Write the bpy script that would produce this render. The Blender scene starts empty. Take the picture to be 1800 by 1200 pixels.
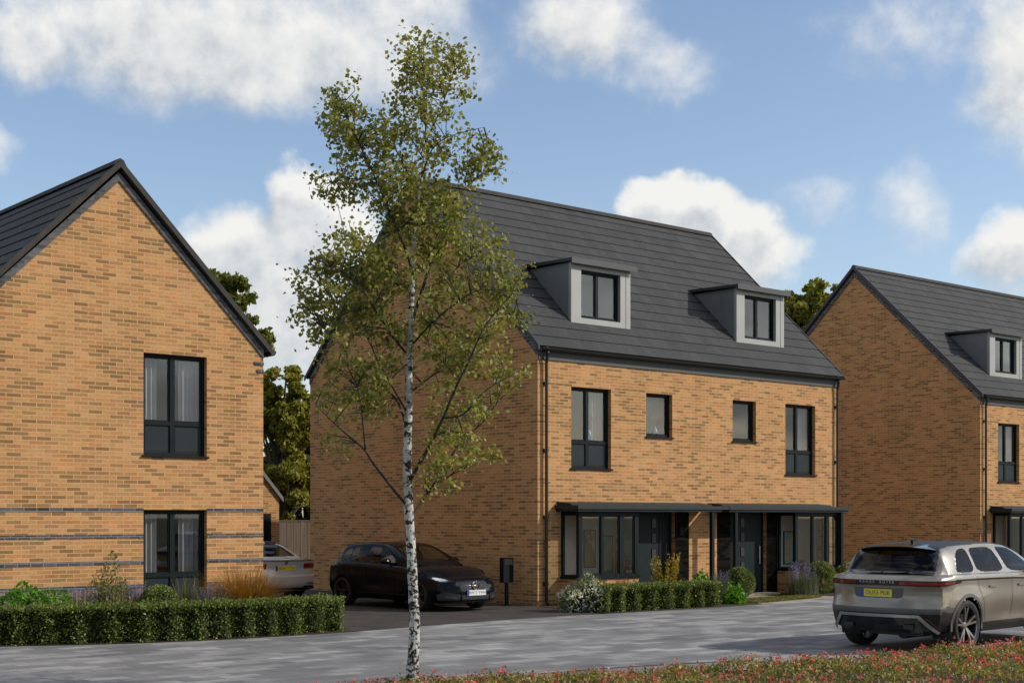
import bpy, math, random
import numpy as np
from mathutils import Vector, Matrix

random.seed(11)
RNG = np.random.default_rng(11)
sc = bpy.context.scene
COL = sc.collection
R = math.radians

# ------------------------------------------------------------------ scene helpers
def tag(o, label=None, cat=None, group=None, kind=None):
    if label: o['label'] = label
    if cat: o['category'] = cat
    if group: o['group'] = group
    if kind: o['kind'] = kind
    return o

def empty(name, loc, rz=0.0):
    o = bpy.data.objects.new(name, None)
    o.empty_display_size = 0.3
    COL.objects.link(o)
    o.location = loc
    o.rotation_euler = (0, 0, rz)
    return o

def thing(name, label, cat, loc=(0, 0, 0), rz=0.0, group=None):
    return tag(empty(name, loc, rz), label, cat, group)

def copy_tree(o, parent=None):
    c = o.copy()
    COL.objects.link(c)
    if parent is not None:
        c.parent = parent
    for ch in list(o.children):
        copy_tree(ch, c)
    return c

class MB:
    """collects faces (with box-projected or given UVs) and links them as one mesh object"""
    def __init__(s):
        s.v = []; s.f = []; s.uv = []; s.m = []
    def face(s, pts, uv=None, mi=0):
        b = len(s.v)
        s.v += [tuple(p) for p in pts]
        s.f.append(tuple(range(b, b + len(pts))))
        s.uv.append(uv); s.m.append(mi)
    def box(s, x0, y0, z0, x1, y1, z1, mi=0, skip=''):
        a = [(x0,y0,z0),(x1,y0,z0),(x1,y1,z0),(x0,y1,z0),(x0,y0,z1),(x1,y0,z1),(x1,y1,z1),(x0,y1,z1)]
        q = {'b':(0,3,2,1),'t':(4,5,6,7),'f':(0,1,5,4),'r':(1,2,6,5),'k':(2,3,7,6),'l':(3,0,4,7)}
        for k, i in q.items():
            if k not in skip: s.face([a[j] for j in i], None, mi)
        return s
    def obox(s, c, ex, ey, ez, mi=0):
        """oriented box: centre c, half-extent vectors"""
        c = Vector(c); ex = Vector(ex); ey = Vector(ey); ez = Vector(ez)
        a = [c+sx*ex+sy*ey+sz*ez for sz in (-1,1) for sy in (-1,1) for sx in (-1,1)]
        for i in ((0,2,3,1),(4,5,7,6),(0,1,5,4),(1,3,7,5),(3,2,6,7),(2,0,4,6)):
            s.face([a[j] for j in i], None, mi)
        return s
    def prism(s, poly, axis, a, b, mi=0):
        """extrude a 2D polygon along an axis between a and b (poly in the two other axes, in xyz order)"""
        def P(p, t):
            if axis == 'x': return (t, p[0], p[1])
            if axis == 'y': return (p[0], t, p[1])
            return (p[0], p[1], t)
        n = len(poly)
        A = [P(p, a) for p in poly]; B = [P(p, b) for p in poly]
        s.face(A[::-1], None, mi); s.face(B, None, mi)
        for i in range(n):
            j = (i+1) % n
            s.face([A[i], A[j], B[j], B[i]], None, mi)
        return s
    def tube(s, pts, rads, n=8, mi=0, cap=True):
        pts = [Vector(p) for p in pts]
        rads = [float(q) for q in rads] if hasattr(rads, '__len__') else [float(rads)]*len(pts)
        rings = []; prev = None
        for i, p in enumerate(pts):
            if i == 0: d = pts[1]-pts[0]
            elif i == len(pts)-1: d = pts[-1]-pts[-2]
            else: d = pts[i+1]-pts[i-1]
            d.normalize()
            if prev is None:
                u = d.cross(Vector((0,0,1)))
                if u.length < .05: u = d.cross(Vector((1,0,0)))
            else:
                u = prev - d*prev.dot(d)
            u.normalize(); prev = u; w = d.cross(u)
            rings.append([p + rads[i]*(math.cos(2*math.pi*k/n)*u + math.sin(2*math.pi*k/n)*w) for k in range(n)])
        L = 0.0
        for i in range(len(rings)-1):
            L2 = L + (pts[i+1]-pts[i]).length
            for k in range(n):
                j = (k+1) % n
                c = 2*math.pi*rads[i]
                s.face([rings[i][k], rings[i][j], rings[i+1][j], rings[i+1][k]],
                       [(c*k/n, L), (c*(k+1)/n, L), (c*(k+1)/n, L2), (c*k/n, L2)], mi)
            L = L2
        if cap:
            s.face(rings[0][::-1], None, mi); s.face(rings[-1], None, mi)
        return s
    def grid(s, P, mi=0, flip=False):
        """P: array (n, m, 3)"""
        n, m = P.shape[:2]
        for i in range(n-1):
            for j in range(m-1):
                q = [P[i,j], P[i+1,j], P[i+1,j+1], P[i,j+1]]
                s.face(q[::-1] if flip else q, None, mi)
        return s
    def build(s, name, mat, parent=None, smooth=False, merge=False, angle=None, bevel=0):
        me = bpy.data.meshes.new(name)
        me.from_pydata(s.v, [], s.f)
        mats = mat if isinstance(mat, (list, tuple)) else [mat]
        for m in mats: me.materials.append(m)
        ul = me.uv_layers.new(name='UVMap')
        co = np.zeros(len(me.loops)*2)
        for p in me.polygons:
            g = s.uv[p.index]
            if g is None:
                nr = p.normal
                if abs(nr.z) > .95: t = Vector((1,0,0)); b = Vector((0,1,0))
                else:
                    t = Vector((-nr.y, nr.x, 0)).normalized()
                    if abs(t.x) > abs(t.y):
                        if t.x < 0: t = -t
                    elif t.y < 0: t = -t
                    b = nr.cross(t)
                    if b.z < 0: b = -b
                for li in p.loop_indices:
                    c = me.vertices[me.loops[li].vertex_index].co
                    co[2*li] = c.dot(t); co[2*li+1] = c.dot(b)
            else:
                for k, li in enumerate(p.loop_indices):
                    co[2*li], co[2*li+1] = g[k]
        ul.data.foreach_set('uv', co)
        me.polygons.foreach_set('material_index', s.m)
        if merge:
            import bmesh
            bm = bmesh.new(); bm.from_mesh(me)
            bmesh.ops.remove_doubles(bm, verts=bm.verts, dist=1e-4)
            bmesh.ops.recalc_face_normals(bm, faces=bm.faces)
            bm.to_mesh(me); bm.free()
        if smooth:
            me.polygons.foreach_set('use_smooth', [True]*len(me.polygons))
            if angle: me.set_sharp_from_angle(angle=R(angle))
        me.update()
        o = bpy.data.objects.new(name, me)
        COL.objects.link(o)
        if parent is not None: o.parent = parent
        if bevel:
            md = o.modifiers.new('Bevel', 'BEVEL'); md.width = bevel; md.segments = 2; md.limit_method = 'ANGLE'
        return o

def np_mesh(name, V, F, mats, parent=None, mi=None, smooth=False, uv=None):
    me = bpy.data.meshes.new(name)
    k = F.shape[1]
    me.vertices.add(len(V)); me.vertices.foreach_set('co', np.ascontiguousarray(V, dtype=np.float32).ravel())
    me.loops.add(F.size); me.loops.foreach_set('vertex_index', F.astype(np.int32).ravel())
    me.polygons.add(len(F)); me.polygons.foreach_set('loop_start', np.arange(0, F.size, k, dtype=np.int32))
    for m in (mats if isinstance(mats, (list, tuple)) else [mats]): me.materials.append(m)
    if mi is not None: me.polygons.foreach_set('material_index', mi.astype(np.int32))
    me.update(calc_edges=True)
    me.validate()
    if smooth: me.polygons.foreach_set('use_smooth', [True]*len(me.polygons))
    o = bpy.data.objects.new(name, me); COL.objects.link(o)
    if parent is not None: o.parent = parent
    return o

def leaf_quads(P, size, outward=None, flat=0.0, aspect=.62):
    """one folded leaf (2 triangles as a quad) per point; returns V, F"""
    n = len(P)
    d = RNG.normal(size=(n,3))
    if outward is not None: d = d + outward
    d[:,2] *= (1-flat)
    d /= np.linalg.norm(d, axis=1)[:,None] + 1e-9
    a = RNG.normal(size=(n,3)); nn = np.cross(d, a); nn /= np.linalg.norm(nn, axis=1)[:,None] + 1e-9
    s = (np.asarray(size)*RNG.uniform(.65, 1.35, n))[:,None]
    mid = np.cross(d, nn)
    p0 = P - d*s*.5; p2 = P + d*s*.5
    p1 = P + nn*s*.5*aspect + mid*s*.12; p3 = P - nn*s*.5*aspect + mid*s*.12
    V = np.stack([p0,p1,p2,p3], 1).reshape(-1,3)
    F = np.arange(4*n).reshape(n,4)
    return V, F

# ------------------------------------------------------------------ node helpers
class NT:
    def __init__(s, tree): s.t = tree; s.n = tree.nodes; s.l = tree.links
    def node(s, typ, **kw):
        n = s.n.new(typ)
        for k, v in kw.items():
            if k.startswith('_'): setattr(n, k[1:], v)
        for k, v in kw.items():
            if k.startswith('_'): continue
            key = k.replace('__', ' ')
            s.set(n.inputs[key], v)
        return n
    def set(s, inp, v):
        if hasattr(v, 'is_output') or isinstance(v, bpy.types.NodeSocket): s.l.new(v, inp)
        else:
            if hasattr(inp, 'default_value') and hasattr(inp.default_value, '__len__') and hasattr(v, '__len__') and len(v) == 3 and len(inp.default_value) == 4:
                v = (*v, 1)
            inp.default_value = v
    def math(s, op, a, b=None, c=None, clamp=False):
        n = s.n.new('ShaderNodeMath'); n.operation = op; n.use_clamp = clamp
        s.set(n.inputs[0], a)
        if b is not None: s.set(n.inputs[1], b)
        if c is not None: s.set(n.inputs[2], c)
        return n.outputs[0]
    def vmath(s, op, a, b=None):
        n = s.n.new('ShaderNodeVectorMath'); n.operation = op
        s.set(n.inputs[0], a)
        if b is not None: s.set(n.inputs[1], b)
        return n.outputs['Value'] if op in ('DOT_PRODUCT','LENGTH') else n.outputs[0]
    def mix(s, f, a, b, blend='MIX'):
        n = s.n.new('ShaderNodeMix'); n.data_type = 'RGBA'; n.blend_type = blend
        s.set(n.inputs[0], f); s.set(n.inputs[6], a); s.set(n.inputs[7], b)
        return n.outputs[2]
    def ramp(s, f, stops, interp='LINEAR'):
        n = s.n.new('ShaderNodeValToRGB'); cr = n.color_ramp; cr.interpolation = interp
        while len(cr.elements) < len(stops): cr.elements.new(0.5)
        for e, (p, c) in zip(cr.elements, stops):
            e.position = p; e.color = (*c, 1) if len(c) == 3 else c
        s.set(n.inputs[0], f)
        return n.outputs[0]
    def maprange(s, f, a, b, c=0.0, d=1.0, smooth=True):
        n = s.n.new('ShaderNodeMapRange'); n.interpolation_type = 'SMOOTHSTEP' if smooth else 'LINEAR'
        s.set(n.inputs[0], f)
        for i, v in enumerate((a,b,c,d)): s.set(n.inputs[i+1], v)
        return n.outputs[0]
    def noise(s, vec, scale, detail=4, rough=.55, dim='3D', dist=0.0, out=0):
        n = s.n.new('ShaderNodeTexNoise'); n.noise_dimensions = dim
        if vec is not None: s.l.new(vec, n.inputs['Vector'])
        n.inputs['Scale'].default_value = scale; n.inputs['Detail'].default_value = detail
        n.inputs['Roughness'].default_value = rough; n.inputs['Distortion'].default_value = dist
        return n.outputs[out]

def srgb(r, g, b):
    f = lambda c: (c/255/12.92) if c/255 <= .04045 else ((c/255+.055)/1.055)**2.4
    return (f(r), f(g), f(b))

def new_mat(name):
    m = bpy.data.materials.new(name); m.use_nodes = True
    t = NT(m.node_tree); t.n.clear()
    out = t.n.new('ShaderNodeOutputMaterial')
    return m, t, out

def principled(t, out, **kw):
    p = t.n.new('ShaderNodeBsdfPrincipled')
    for k, v in kw.items(): t.set(p.inputs[k.replace('__', ' ')], v)
    t.l.new(p.outputs[0], out.inputs[0])
    return p

def bump(t, p, h, strength=.4, dist=.01):
    b = t.n.new('ShaderNodeBump'); b.inputs['Strength'].default_value = strength; b.inputs['Distance'].default_value = dist
    t.l.new(h, b.inputs['Height']); t.l.new(b.outputs[0], p.inputs['Normal'])

def mat_simple(name, col, rough=.5, metal=0.0, var=.12, vscale=6.0, spec=.5, coat=0.0, bumpy=0.0):
    """one base colour broken up by a soft procedural noise"""
    m, t, out = new_mat(name)
    tc = t.n.new('ShaderNodeTexCoord')
    nz = t.noise(tc.outputs['Object'], vscale, 5, .6)
    f = t.maprange(nz, .3, .7, 1-var, 1+var, smooth=False)
    c = t.vmath('SCALE', col); n = c.node; n.inputs['Scale'].default_value = 1; t.l.new(f, n.inputs['Scale'])
    p = principled(t, out, Base__Color=c, Roughness=rough, Metallic=metal)
    p.inputs['Specular IOR Level'].default_value = spec
    if coat:
        p.inputs['Coat Weight'].default_value = coat; p.inputs['Coat Roughness'].default_value = .03
    r = t.maprange(nz, .3, .7, max(0, rough-.06), min(1, rough+.06), smooth=False)
    t.l.new(r, p.inputs['Roughness'])
    if bumpy: bump(t, p, t.noise(tc.outputs['Object'], vscale*12, 4), .3, bumpy)
    return m
# ------------------------------------------------------------------ materials
def mat_brick(name, stops, mortar, bw=.225, rh=.075, ms=.007, amount=1.0, rot=False, mortar_soft=.6):
    m, t, out = new_mat(name)
    tc = t.n.new('ShaderNodeTexCoord'); uv = tc.outputs['UV']
    if rot:
        mp = t.node('ShaderNodeMapping', Vector=uv); mp.inputs['Rotation'].default_value = (0,0,R(90)); uv = mp.outputs[0]
    b = t.n.new('ShaderNodeTexBrick'); b.offset = .5
    t.l.new(uv, b.inputs['Vector'])
    t.set(b.inputs['Color1'], (0,0,0)); t.set(b.inputs['Color2'], (1,1,1)); t.set(b.inputs['Mortar'], (.5,.5,.5))
    for k, v in (('Scale',1),('Mortar Size',ms),('Mortar Smooth',.3),('Bias',0),('Brick Width',bw),('Row Height',rh)):
        b.inputs[k].default_value = v
    big = t.noise(uv, .8, 3, .6)
    sm = t.noise(uv, 22, 4, .7)
    val = t.math('ADD', b.outputs['Color'], t.math('MULTIPLY', t.math('SUBTRACT', big, .5), .55))
    col = t.ramp(val, stops, 'LINEAR')
    hue = t.math('FRACT', t.math('MULTIPLY', b.outputs['Color'], 7.31))      # a second draw per brick: redder or more olive
    col = t.mix(1.0, col, t.ramp(hue, [(0,(1.06,.93,.86)),(.35,(1.0,.99,.98)),(.7,(1.0,1.01,1.0)),(1,(.93,.99,.86))]), 'MULTIPLY')
    # drag marks: darker, horizontally streaked faces within each brick
    mp2 = t.node('ShaderNodeMapping', Vector=uv); mp2.inputs['Scale'].default_value = (9, 60, 1)
    st = t.noise(mp2.outputs[0], 1.0, 3, .6)
    f = t.maprange(st, .3, .72, .82, 1.14, smooth=False)
    c = t.vmath('SCALE', col); t.l.new(f, c.node.inputs['Scale'])
    f2 = t.maprange(sm, .3, .7, .92, 1.08, smooth=False)
    c2 = t.vmath('SCALE', c); t.l.new(f2, c2.node.inputs['Scale'])
    # weathering: a slightly darker, dirtier foot and faint vertical stains
    mp3 = t.node('ShaderNodeMapping', Vector=uv); mp3.inputs['Scale'].default_value = (.9, .16, 1)
    wz = t.noise(mp3.outputs[0], 1.6, 5, .65)
    c3 = t.vmath('SCALE', c2); t.l.new(t.maprange(wz, .3, .7, .9, 1.07, smooth=False), c3.node.inputs['Scale'])
    mfac = t.math('MULTIPLY', b.outputs['Fac'], mortar_soft)
    col = t.mix(mfac, c3, mortar)
    p = principled(t, out, Base__Color=col, Roughness=.9)
    p.inputs['Specular IOR Level'].default_value = .15 if 'charcoal' not in name else .02
    h = t.math('ADD', t.math('MULTIPLY', b.outputs['Fac'], -1.0), t.math('MULTIPLY', sm, .5))
    bump(t, p, h, .35, .006)
    return m

BUFF = [(0.00, (.225,.130,.058)), (.19, (.275,.156,.068)), (.27, (.345,.184,.078)), (.38, (.395,.208,.085)),
        (.55, (.43,.225,.094)), (.78, (.465,.252,.107)), (1.0, (.50,.274,.120))]
M = {}
M['brick'] = mat_brick('buff_brick', BUFF, (.53,.345,.195), bw=.265, rh=.072, ms=.0085, mortar_soft=.8)
M['grey_brick'] = mat_brick('grey_brick', [(0,(.060,.064,.072)),(.5,(.092,.096,.106)),(1,(.135,.14,.15))], (.15,.15,.15), mortar_soft=.5)
M['dark_brick'] = mat_brick('charcoal_brick', [(0,(.004,.0035,.0035)),(.5,(.009,.008,.0075)),(1,(.018,.016,.014))], (.012,.011,.010))
BLUE = [(0,(.040,.044,.056)),(.5,(.066,.072,.088)),(1,(.11,.118,.14))]
M['blue_brick'] = mat_brick('blue_brick', BLUE, (.35,.33,.3), bw=.225, rh=.075)
M['soldier'] = mat_brick('soldier_brick', [(0,(.07,.06,.11)),(.5,(.14,.11,.15)),(1,(.30,.18,.13))], (.36,.30,.25), rot=True, rh=.075, bw=.225)

def mat_roof(name, base, tile=.33, course=.39):
    m, t, out = new_mat(name)
    tc = t.n.new('ShaderNodeTexCoord'); uv = tc.outputs['UV']
    b = t.n.new('ShaderNodeTexBrick'); b.offset = .5
    t.l.new(uv, b.inputs['Vector'])
    t.set(b.inputs['Color1'], (0,0,0)); t.set(b.inputs['Color2'], (1,1,1)); t.set(b.inputs['Mortar'], (.3,.3,.3))
    for k, v in (('Scale',1),('Mortar Size',.006),('Mortar Smooth',.2),('Bias',0),('Brick Width',tile),('Row Height',course)):
        b.inputs[k].default_value = v
    mp = t.node('ShaderNodeMapping', Vector=uv); mp.inputs['Scale'].default_value = (5, 3, 1)
    nz = t.noise(mp.outputs[0], 3, 6, .7)
    big = t.noise(uv, .5, 3, .5)
    f = t.math('ADD', t.math('MULTIPLY', b.outputs['Color'], .26), t.math('MULTIPLY', nz, 1.0))
    f = t.math('ADD', f, t.math('MULTIPLY', big, .35))
    f = t.maprange(f, .35, 1.25, .55, 1.5, smooth=False)
    c = t.vmath('SCALE', base); t.l.new(f, c.node.inputs['Scale'])
    col = t.mix(t.math('MULTIPLY', b.outputs['Fac'], .6), c, (.006,.006,.007))
    # lichen and weather bloom in patches
    lich = t.maprange(t.noise(uv, 2.2, 6, .75), .6, .78)
    col = t.mix(t.math('MULTIPLY', lich, .22), col, (.11,.105,.09))
    p = principled(t, out, Base__Color=col, Roughness=.82)
    p.inputs['Specular IOR Level'].default_value = .25
    bump(t, p, t.math('ADD', nz, t.math('MULTIPLY', b.outputs['Fac'], -1.5)), .35, .006)
    return m
M['roof'] = mat_roof('slate_grey_tiles', (.047,.0475,.049))

M['frame'] = mat_simple('anthracite_frame', (.0085,.0135,.0155), .5, 0, .10, 3, .10)
M['frame_dark'] = mat_simple('anthracite_trim', (.008,.0105,.012), .55, 0, .14, 3, .1)
M['panel'] = mat_simple('anthracite_panel', (.018,.027,.030), .45, 0, .06, 3, .14)
M['door'] = mat_simple('door_paint', (.013,.020,.023), .5, 0, .06, 3, .10)
M['pipe'] = mat_simple('black_pipe', (.007,.0075,.008), .35, 0, .1, 3)
M['canopy'] = mat_simple('canopy_metal', (.024,.030,.032), .55, 0, .12, 2, .2)
M['fascia'] = mat_simple('grey_fascia', (.042,.048,.050), .6, 0, .12, 3)
M['verge'] = mat_simple('verge_grey', (.030,.036,.048), .55, 0, .15, 4)
M['ridge'] = mat_simple('ridge_tile', (.050,.046,.042), .85, 0, .25, 5, .2, bumpy=.004)
M['dormer_side'] = mat_simple('dormer_zinc', (.15,.155,.16), .45, .15, .12, 1.3)
M['dormer_face'] = mat_simple('dormer_frame', (.29,.295,.285), .5, .05, .06, 2)
M['dormer_roof'] = mat_simple('dormer_roof', (.022,.028,.033), .5, .1, .15, 3)
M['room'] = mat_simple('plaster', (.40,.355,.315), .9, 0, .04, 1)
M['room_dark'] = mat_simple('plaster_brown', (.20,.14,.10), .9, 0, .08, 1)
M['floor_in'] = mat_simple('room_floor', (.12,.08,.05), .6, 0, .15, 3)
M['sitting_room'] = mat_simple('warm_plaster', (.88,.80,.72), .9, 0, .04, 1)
M['curtain'] = mat_simple('curtain_cloth', (.36,.345,.35), .9, 0, .06, 8)
M['white'] = mat_simple('white_plastic', (.75,.75,.72), .5, 0, .03, 3)
M['post_dark'] = mat_simple('charger_case', (.0035,.0065,.009), .6, 0, .1, 3, .12)

def mat_glass(name, tint=(.9,.9,.9), refl=1.0, rough=.015):
    m, t, out = new_mat(name)
    tr = t.n.new('ShaderNodeBsdfTransparent'); t.set(tr.inputs[0], tint)
    gl = t.n.new('ShaderNodeBsdfGlossy'); gl.inputs['Roughness'].default_value = rough
    lw = t.n.new('ShaderNodeLayerWeight'); lw.inputs['Blend'].default_value = .5      # the same from both sides of the pane
    fr = t.math('ADD', .045, t.math('MULTIPLY', t.math('POWER', lw.outputs['Facing'], 4.5), .9))
    mx = t.n.new('ShaderNodeMixShader')
    t.l.new(t.math('MULTIPLY', fr, refl, clamp=True), mx.inputs[0])
    t.l.new(tr.outputs[0], mx.inputs[1]); t.l.new(gl.outputs[0], mx.inputs[2]); t.l.new(mx.outputs[0], out.inputs[0])
    return m
M['glass'] = mat_glass('window_glass', (.90,.915,.92), 1.35)
M['car_glass'] = mat_glass('tinted_car_glass', (.27,.285,.295), .6, .01)
M['car_glass_clear'] = mat_glass('clear_car_glass', (.62,.65,.66), .7, .01)
M['clear_lens'] = mat_glass('clear_lens', (.8,.82,.84), 1.6, .02)

# ground surfaces
def mat_paving():
    m, t, out = new_mat('grey_block_paving')
    tc = t.n.new('ShaderNodeTexCoord'); P = tc.outputs['Object']
    b = t.n.new('ShaderNodeTexBrick'); b.offset = .5; t.l.new(P, b.inputs['Vector'])
    t.set(b.inputs['Color1'], (0,0,0)); t.set(b.inputs['Color2'], (1,1,1)); t.set(b.inputs['Mortar'], (.3,.3,.3))
    for k, v in (('Scale',1),('Mortar Size',.008),('Mortar Smooth',.4),('Bias',0),('Brick Width',.56),('Row Height',.28)):
        b.inputs[k].default_value = v
    mp = t.node('ShaderNodeMapping', Vector=P); mp.inputs['Rotation'].default_value = (0,0,R(14)); mp.inputs['Scale'].default_value = (.9, 1.2, 1)
    n1 = t.noise(mp.outputs[0], 1.0, 6, .66)
    n2 = t.noise(P, .35, 3, .55)
    n3 = t.noise(P, 28, 3, .7)
    mps = t.node('ShaderNodeMapping', Vector=P); mps.inputs['Rotation'].default_value = (0,0,R(50)); mps.inputs['Scale'].default_value = (1.1, 3.0, 1)
    st0 = t.noise(mps.outputs[0], 1.6, 5, .7)
    f = t.math('ADD', t.math('MULTIPLY', b.outputs['Color'], .46), t.math('MULTIPLY', n1, 1.15))
    f = t.math('ADD', f, t.math('MULTIPLY', n2, .5)); f = t.math('ADD', f, t.math('MULTIPLY', t.math('ADD', n3, st0), .34))
    col = t.ramp(t.maprange(f, .64, 1.90, 0, 1, smooth=False), [(0,(.046,.048,.052)),(.3,(.108,.110,.115)),(.6,(.185,.185,.187)),(1,(.39,.385,.375))])
    col = t.mix(t.math('MULTIPLY', b.outputs['Fac'], .55), col, (.07,.07,.07))
    st = t.maprange(t.noise(P, .9, 5, .7), .62, .8)
    col = t.mix(t.math('MULTIPLY', st, .35), col, (.06,.06,.062))
    p = principled(t, out, Base__Color=col, Roughness=.8)
    p.inputs['Specular IOR Level'].default_value = .3
    bump(t, p, t.math('ADD', t.math('MULTIPLY', b.outputs['Fac'], -1.0), t.math('MULTIPLY', n3, .6)), .4, .006)
    return m
M['road'] = mat_paving()

def mat_speckle(name, a, b_, c, scale=60, rough=.9):
    m, t, out = new_mat(name)
    tc = t.n.new('ShaderNodeTexCoord'); P = tc.outputs['Object']
    n1 = t.noise(P, scale, 4, .75); n2 = t.noise(P, scale*.05, 4, .6)
    f = t.math('ADD', t.math('MULTIPLY', n1, .7), t.math('MULTIPLY', n2, .5))
    col = t.ramp(t.maprange(f, .38, .82, 0, 1, smooth=False), [(0,a),(.5,b_),(1,c)])
    p = principled(t, out, Base__Color=col, Roughness=rough); p.inputs['Specular IOR Level'].default_value = .2
    bump(t, p, n1, .6, .01)
    return m
M['tarmac'] = mat_speckle('dark_tarmac', (.022,.019,.017), (.05,.043,.038), (.10,.088,.078), 40)
M['earth'] = mat_speckle('field', (.03,.035,.012), (.055,.06,.022), (.09,.085,.035), 3)
M['soil'] = mat_speckle('soil', (.02,.014,.009), (.045,.031,.02), (.085,.06,.038), 25)
M['lawn'] = mat_speckle('lawn_base', (.035,.035,.008), (.085,.078,.018), (.15,.125,.035), 30)
M['path'] = mat_speckle('path_slabs', (.20,.165,.12), (.30,.25,.19), (.40,.34,.27), 14)

def mat_leaf(name, stops, trans=.35, rough=.55):
    m, t, out = new_mat(name)
    g = t.n.new('ShaderNodeNewGeometry')
    tc = t.n.new('ShaderNodeTexCoord')
    nz = t.noise(tc.outputs['Object'], 2.2, 3, .6)
    f = t.math('ADD', t.math('MULTIPLY', g.outputs['Random Per Island'], .62), t.math('MULTIPLY', t.maprange(nz, .3, .7), .38))
    col = t.ramp(f, stops)
    p = t.node('ShaderNodeBsdfPrincipled', Base__Color=col, Roughness=rough); p.inputs['Specular IOR Level'].default_value = .35
    tr = t.node('ShaderNodeBsdfTranslucent', Color=t.mix(1.0, col, (1.5,1.35,.6), 'MULTIPLY'))
    mx = t.n.new('ShaderNodeMixShader'); mx.inputs[0].default_value = trans
    t.l.new(p.outputs[0], mx.inputs[1]); t.l.new(tr.outputs[0], mx.inputs[2]); t.l.new(mx.outputs[0], out.inputs[0])
    return m
M['leaf_birch'] = mat_leaf('birch_leaves', [(0,(.095,.110,.024)),(.4,(.185,.20,.046)),(.75,(.29,.29,.08)),(1,(.38,.345,.12))], .38)
M['leaf_hedge'] = mat_leaf('hedge_leaves', [(0,(.04,.062,.011)),(.45,(.11,.152,.025)),(.8,(.19,.235,.048)),(1,(.31,.34,.11))], .2)
M['leaf_dark'] = mat_leaf('tree_leaves', [(0,(.075,.092,.014)),(.5,(.135,.155,.024)),(.85,(.19,.20,.034)),(1,(.24,.235,.046))], .35)
M['leaf_olive'] = mat_leaf('olive_leaves', [(0,(.12,.13,.018)),(.5,(.21,.215,.03)),(.85,(.30,.285,.045)),(1,(.36,.33,.06))], .38)
M['leaf_lime'] = mat_leaf('lime_leaves', [(0,(.04,.12,.006)),(.5,(.09,.25,.012)),(1,(.20,.40,.04))], .4)
M['leaf_box'] = mat_leaf('box_leaves', [(0,(.05,.075,.013)),(.5,(.14,.185,.035)),(1,(.28,.32,.09))], .2)
M['leaf_sage'] = mat_leaf('sage_leaves', [(0,(.06,.075,.045)),(.5,(.11,.13,.07)),(1,(.20,.21,.13))], .25)
M['leaf_grassy'] = mat_leaf('tall_grass', [(0,(.07,.08,.015)),(.5,(.14,.15,.035)),(1,(.26,.24,.08))], .3)
M['leaf_amber'] = mat_leaf('amber_grass', [(0,(.12,.055,.008)),(.5,(.27,.13,.02)),(1,(.46,.27,.07))], .3)
M['leaf_yellow'] = mat_leaf('golden_leaves', [(0,(.13,.10,.01)),(.5,(.29,.22,.02)),(1,(.48,.37,.06))], .35)
M['flower_violet'] = mat_leaf('violet_florets', [(0,(.11,.09,.22)),(.5,(.20,.17,.36)),(1,(.36,.32,.52))], .3)
M['flower_white'] = mat_leaf('white_petals', [(0,(.45,.48,.42)),(.5,(.62,.63,.58)),(1,(.80,.80,.76))], .3)
M['flower_red'] = mat_leaf('red_petals', [(0,(.40,.03,.03)),(.5,(.58,.08,.07)),(1,(.72,.25,.17))], .3)
M['flower_pink'] = mat_leaf('pink_petals', [(0,(.48,.08,.14)),(.5,(.62,.16,.2)),(1,(.74,.34,.36))], .3)
M['leaf_bed'] = mat_leaf('bed_leaves', [(0,(.09,.095,.02)),(.5,(.20,.19,.045)),(.8,(.33,.28,.08)),(1,(.45,.41,.22))], .3)
M['core'] = mat_speckle('inner_shade', (.004,.006,.002), (.010,.014,.004), (.02,.026,.008), 12)  # near-black filling: the shade between leaves, put into the colour

def mat_birch():
    m, t, out = new_mat('birch_bark')
    tc = t.n.new('ShaderNodeTexCoord'); P = tc.outputs['Object']
    mp = t.node('ShaderNodeMapping', Vector=P); mp.inputs['Scale'].default_value = (1.0,1.0,1.25)
    a = t.noise(mp.outputs[0], 13, 4, .65, dist=.6)
    mp2 = t.node('ShaderNodeMapping', Vector=P); mp2.inputs['Scale'].default_value = (2,2,14)
    b = t.noise(mp2.outputs[0], 3.2, 3, .6)
    z = t.node('ShaderNodeSeparateXYZ', Vector=P).outputs[2]
    thr = t.maprange(z, 0, 5.5, .485, .585, smooth=False)
    dark = t.maprange(t.math('SUBTRACT', a, thr), -.02, .035)
    dark2 = t.math('MULTIPLY', t.maprange(b, .62, .7), .7)
    d = t.math('MAXIMUM', dark, dark2)
    base = t.ramp(t.noise(P, 5, 4, .6), [(.3,(.30,.28,.25)),(.5,(.46,.445,.41)),(.7,(.60,.585,.55))])
    col = t.mix(d, base, (.028,.024,.020))
    p = principled(t, out, Base__Color=col, Roughness=.8); p.inputs['Specular IOR Level'].default_value = .2
    bump(t, p, t.math('MULTIPLY', d, -1.0), .6, .01)
    return m
M['birch'] = mat_birch()
M['twig'] = mat_simple('twig_bark', (.032,.026,.020), .85, 0, .3, 12)
M['trunk'] = mat_simple('tree_bark', (.05,.04,.03), .9, 0, .3, 6, bumpy=.01)

def mat_fence():
    m, t, out = new_mat('weathered_timber')
    tc = t.n.new('ShaderNodeTexCoord'); P = tc.outputs['Object']
    mp = t.node('ShaderNodeMapping', Vector=P); mp.inputs['Scale'].default_value = (22, 22, .7)
    n = t.noise(mp.outputs[0], 1.0, 5, .65)
    col = t.ramp(n, [(.25,(.075,.058,.044)),(.5,(.13,.10,.075)),(.75,(.19,.15,.115))])
    p = principled(t, out, Base__Color=col, Roughness=.9); p.inputs['Specular IOR Level'].default_value = .15
    bump(t, p, n, .5, .008)
    return m
M['fence'] = mat_fence()

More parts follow.
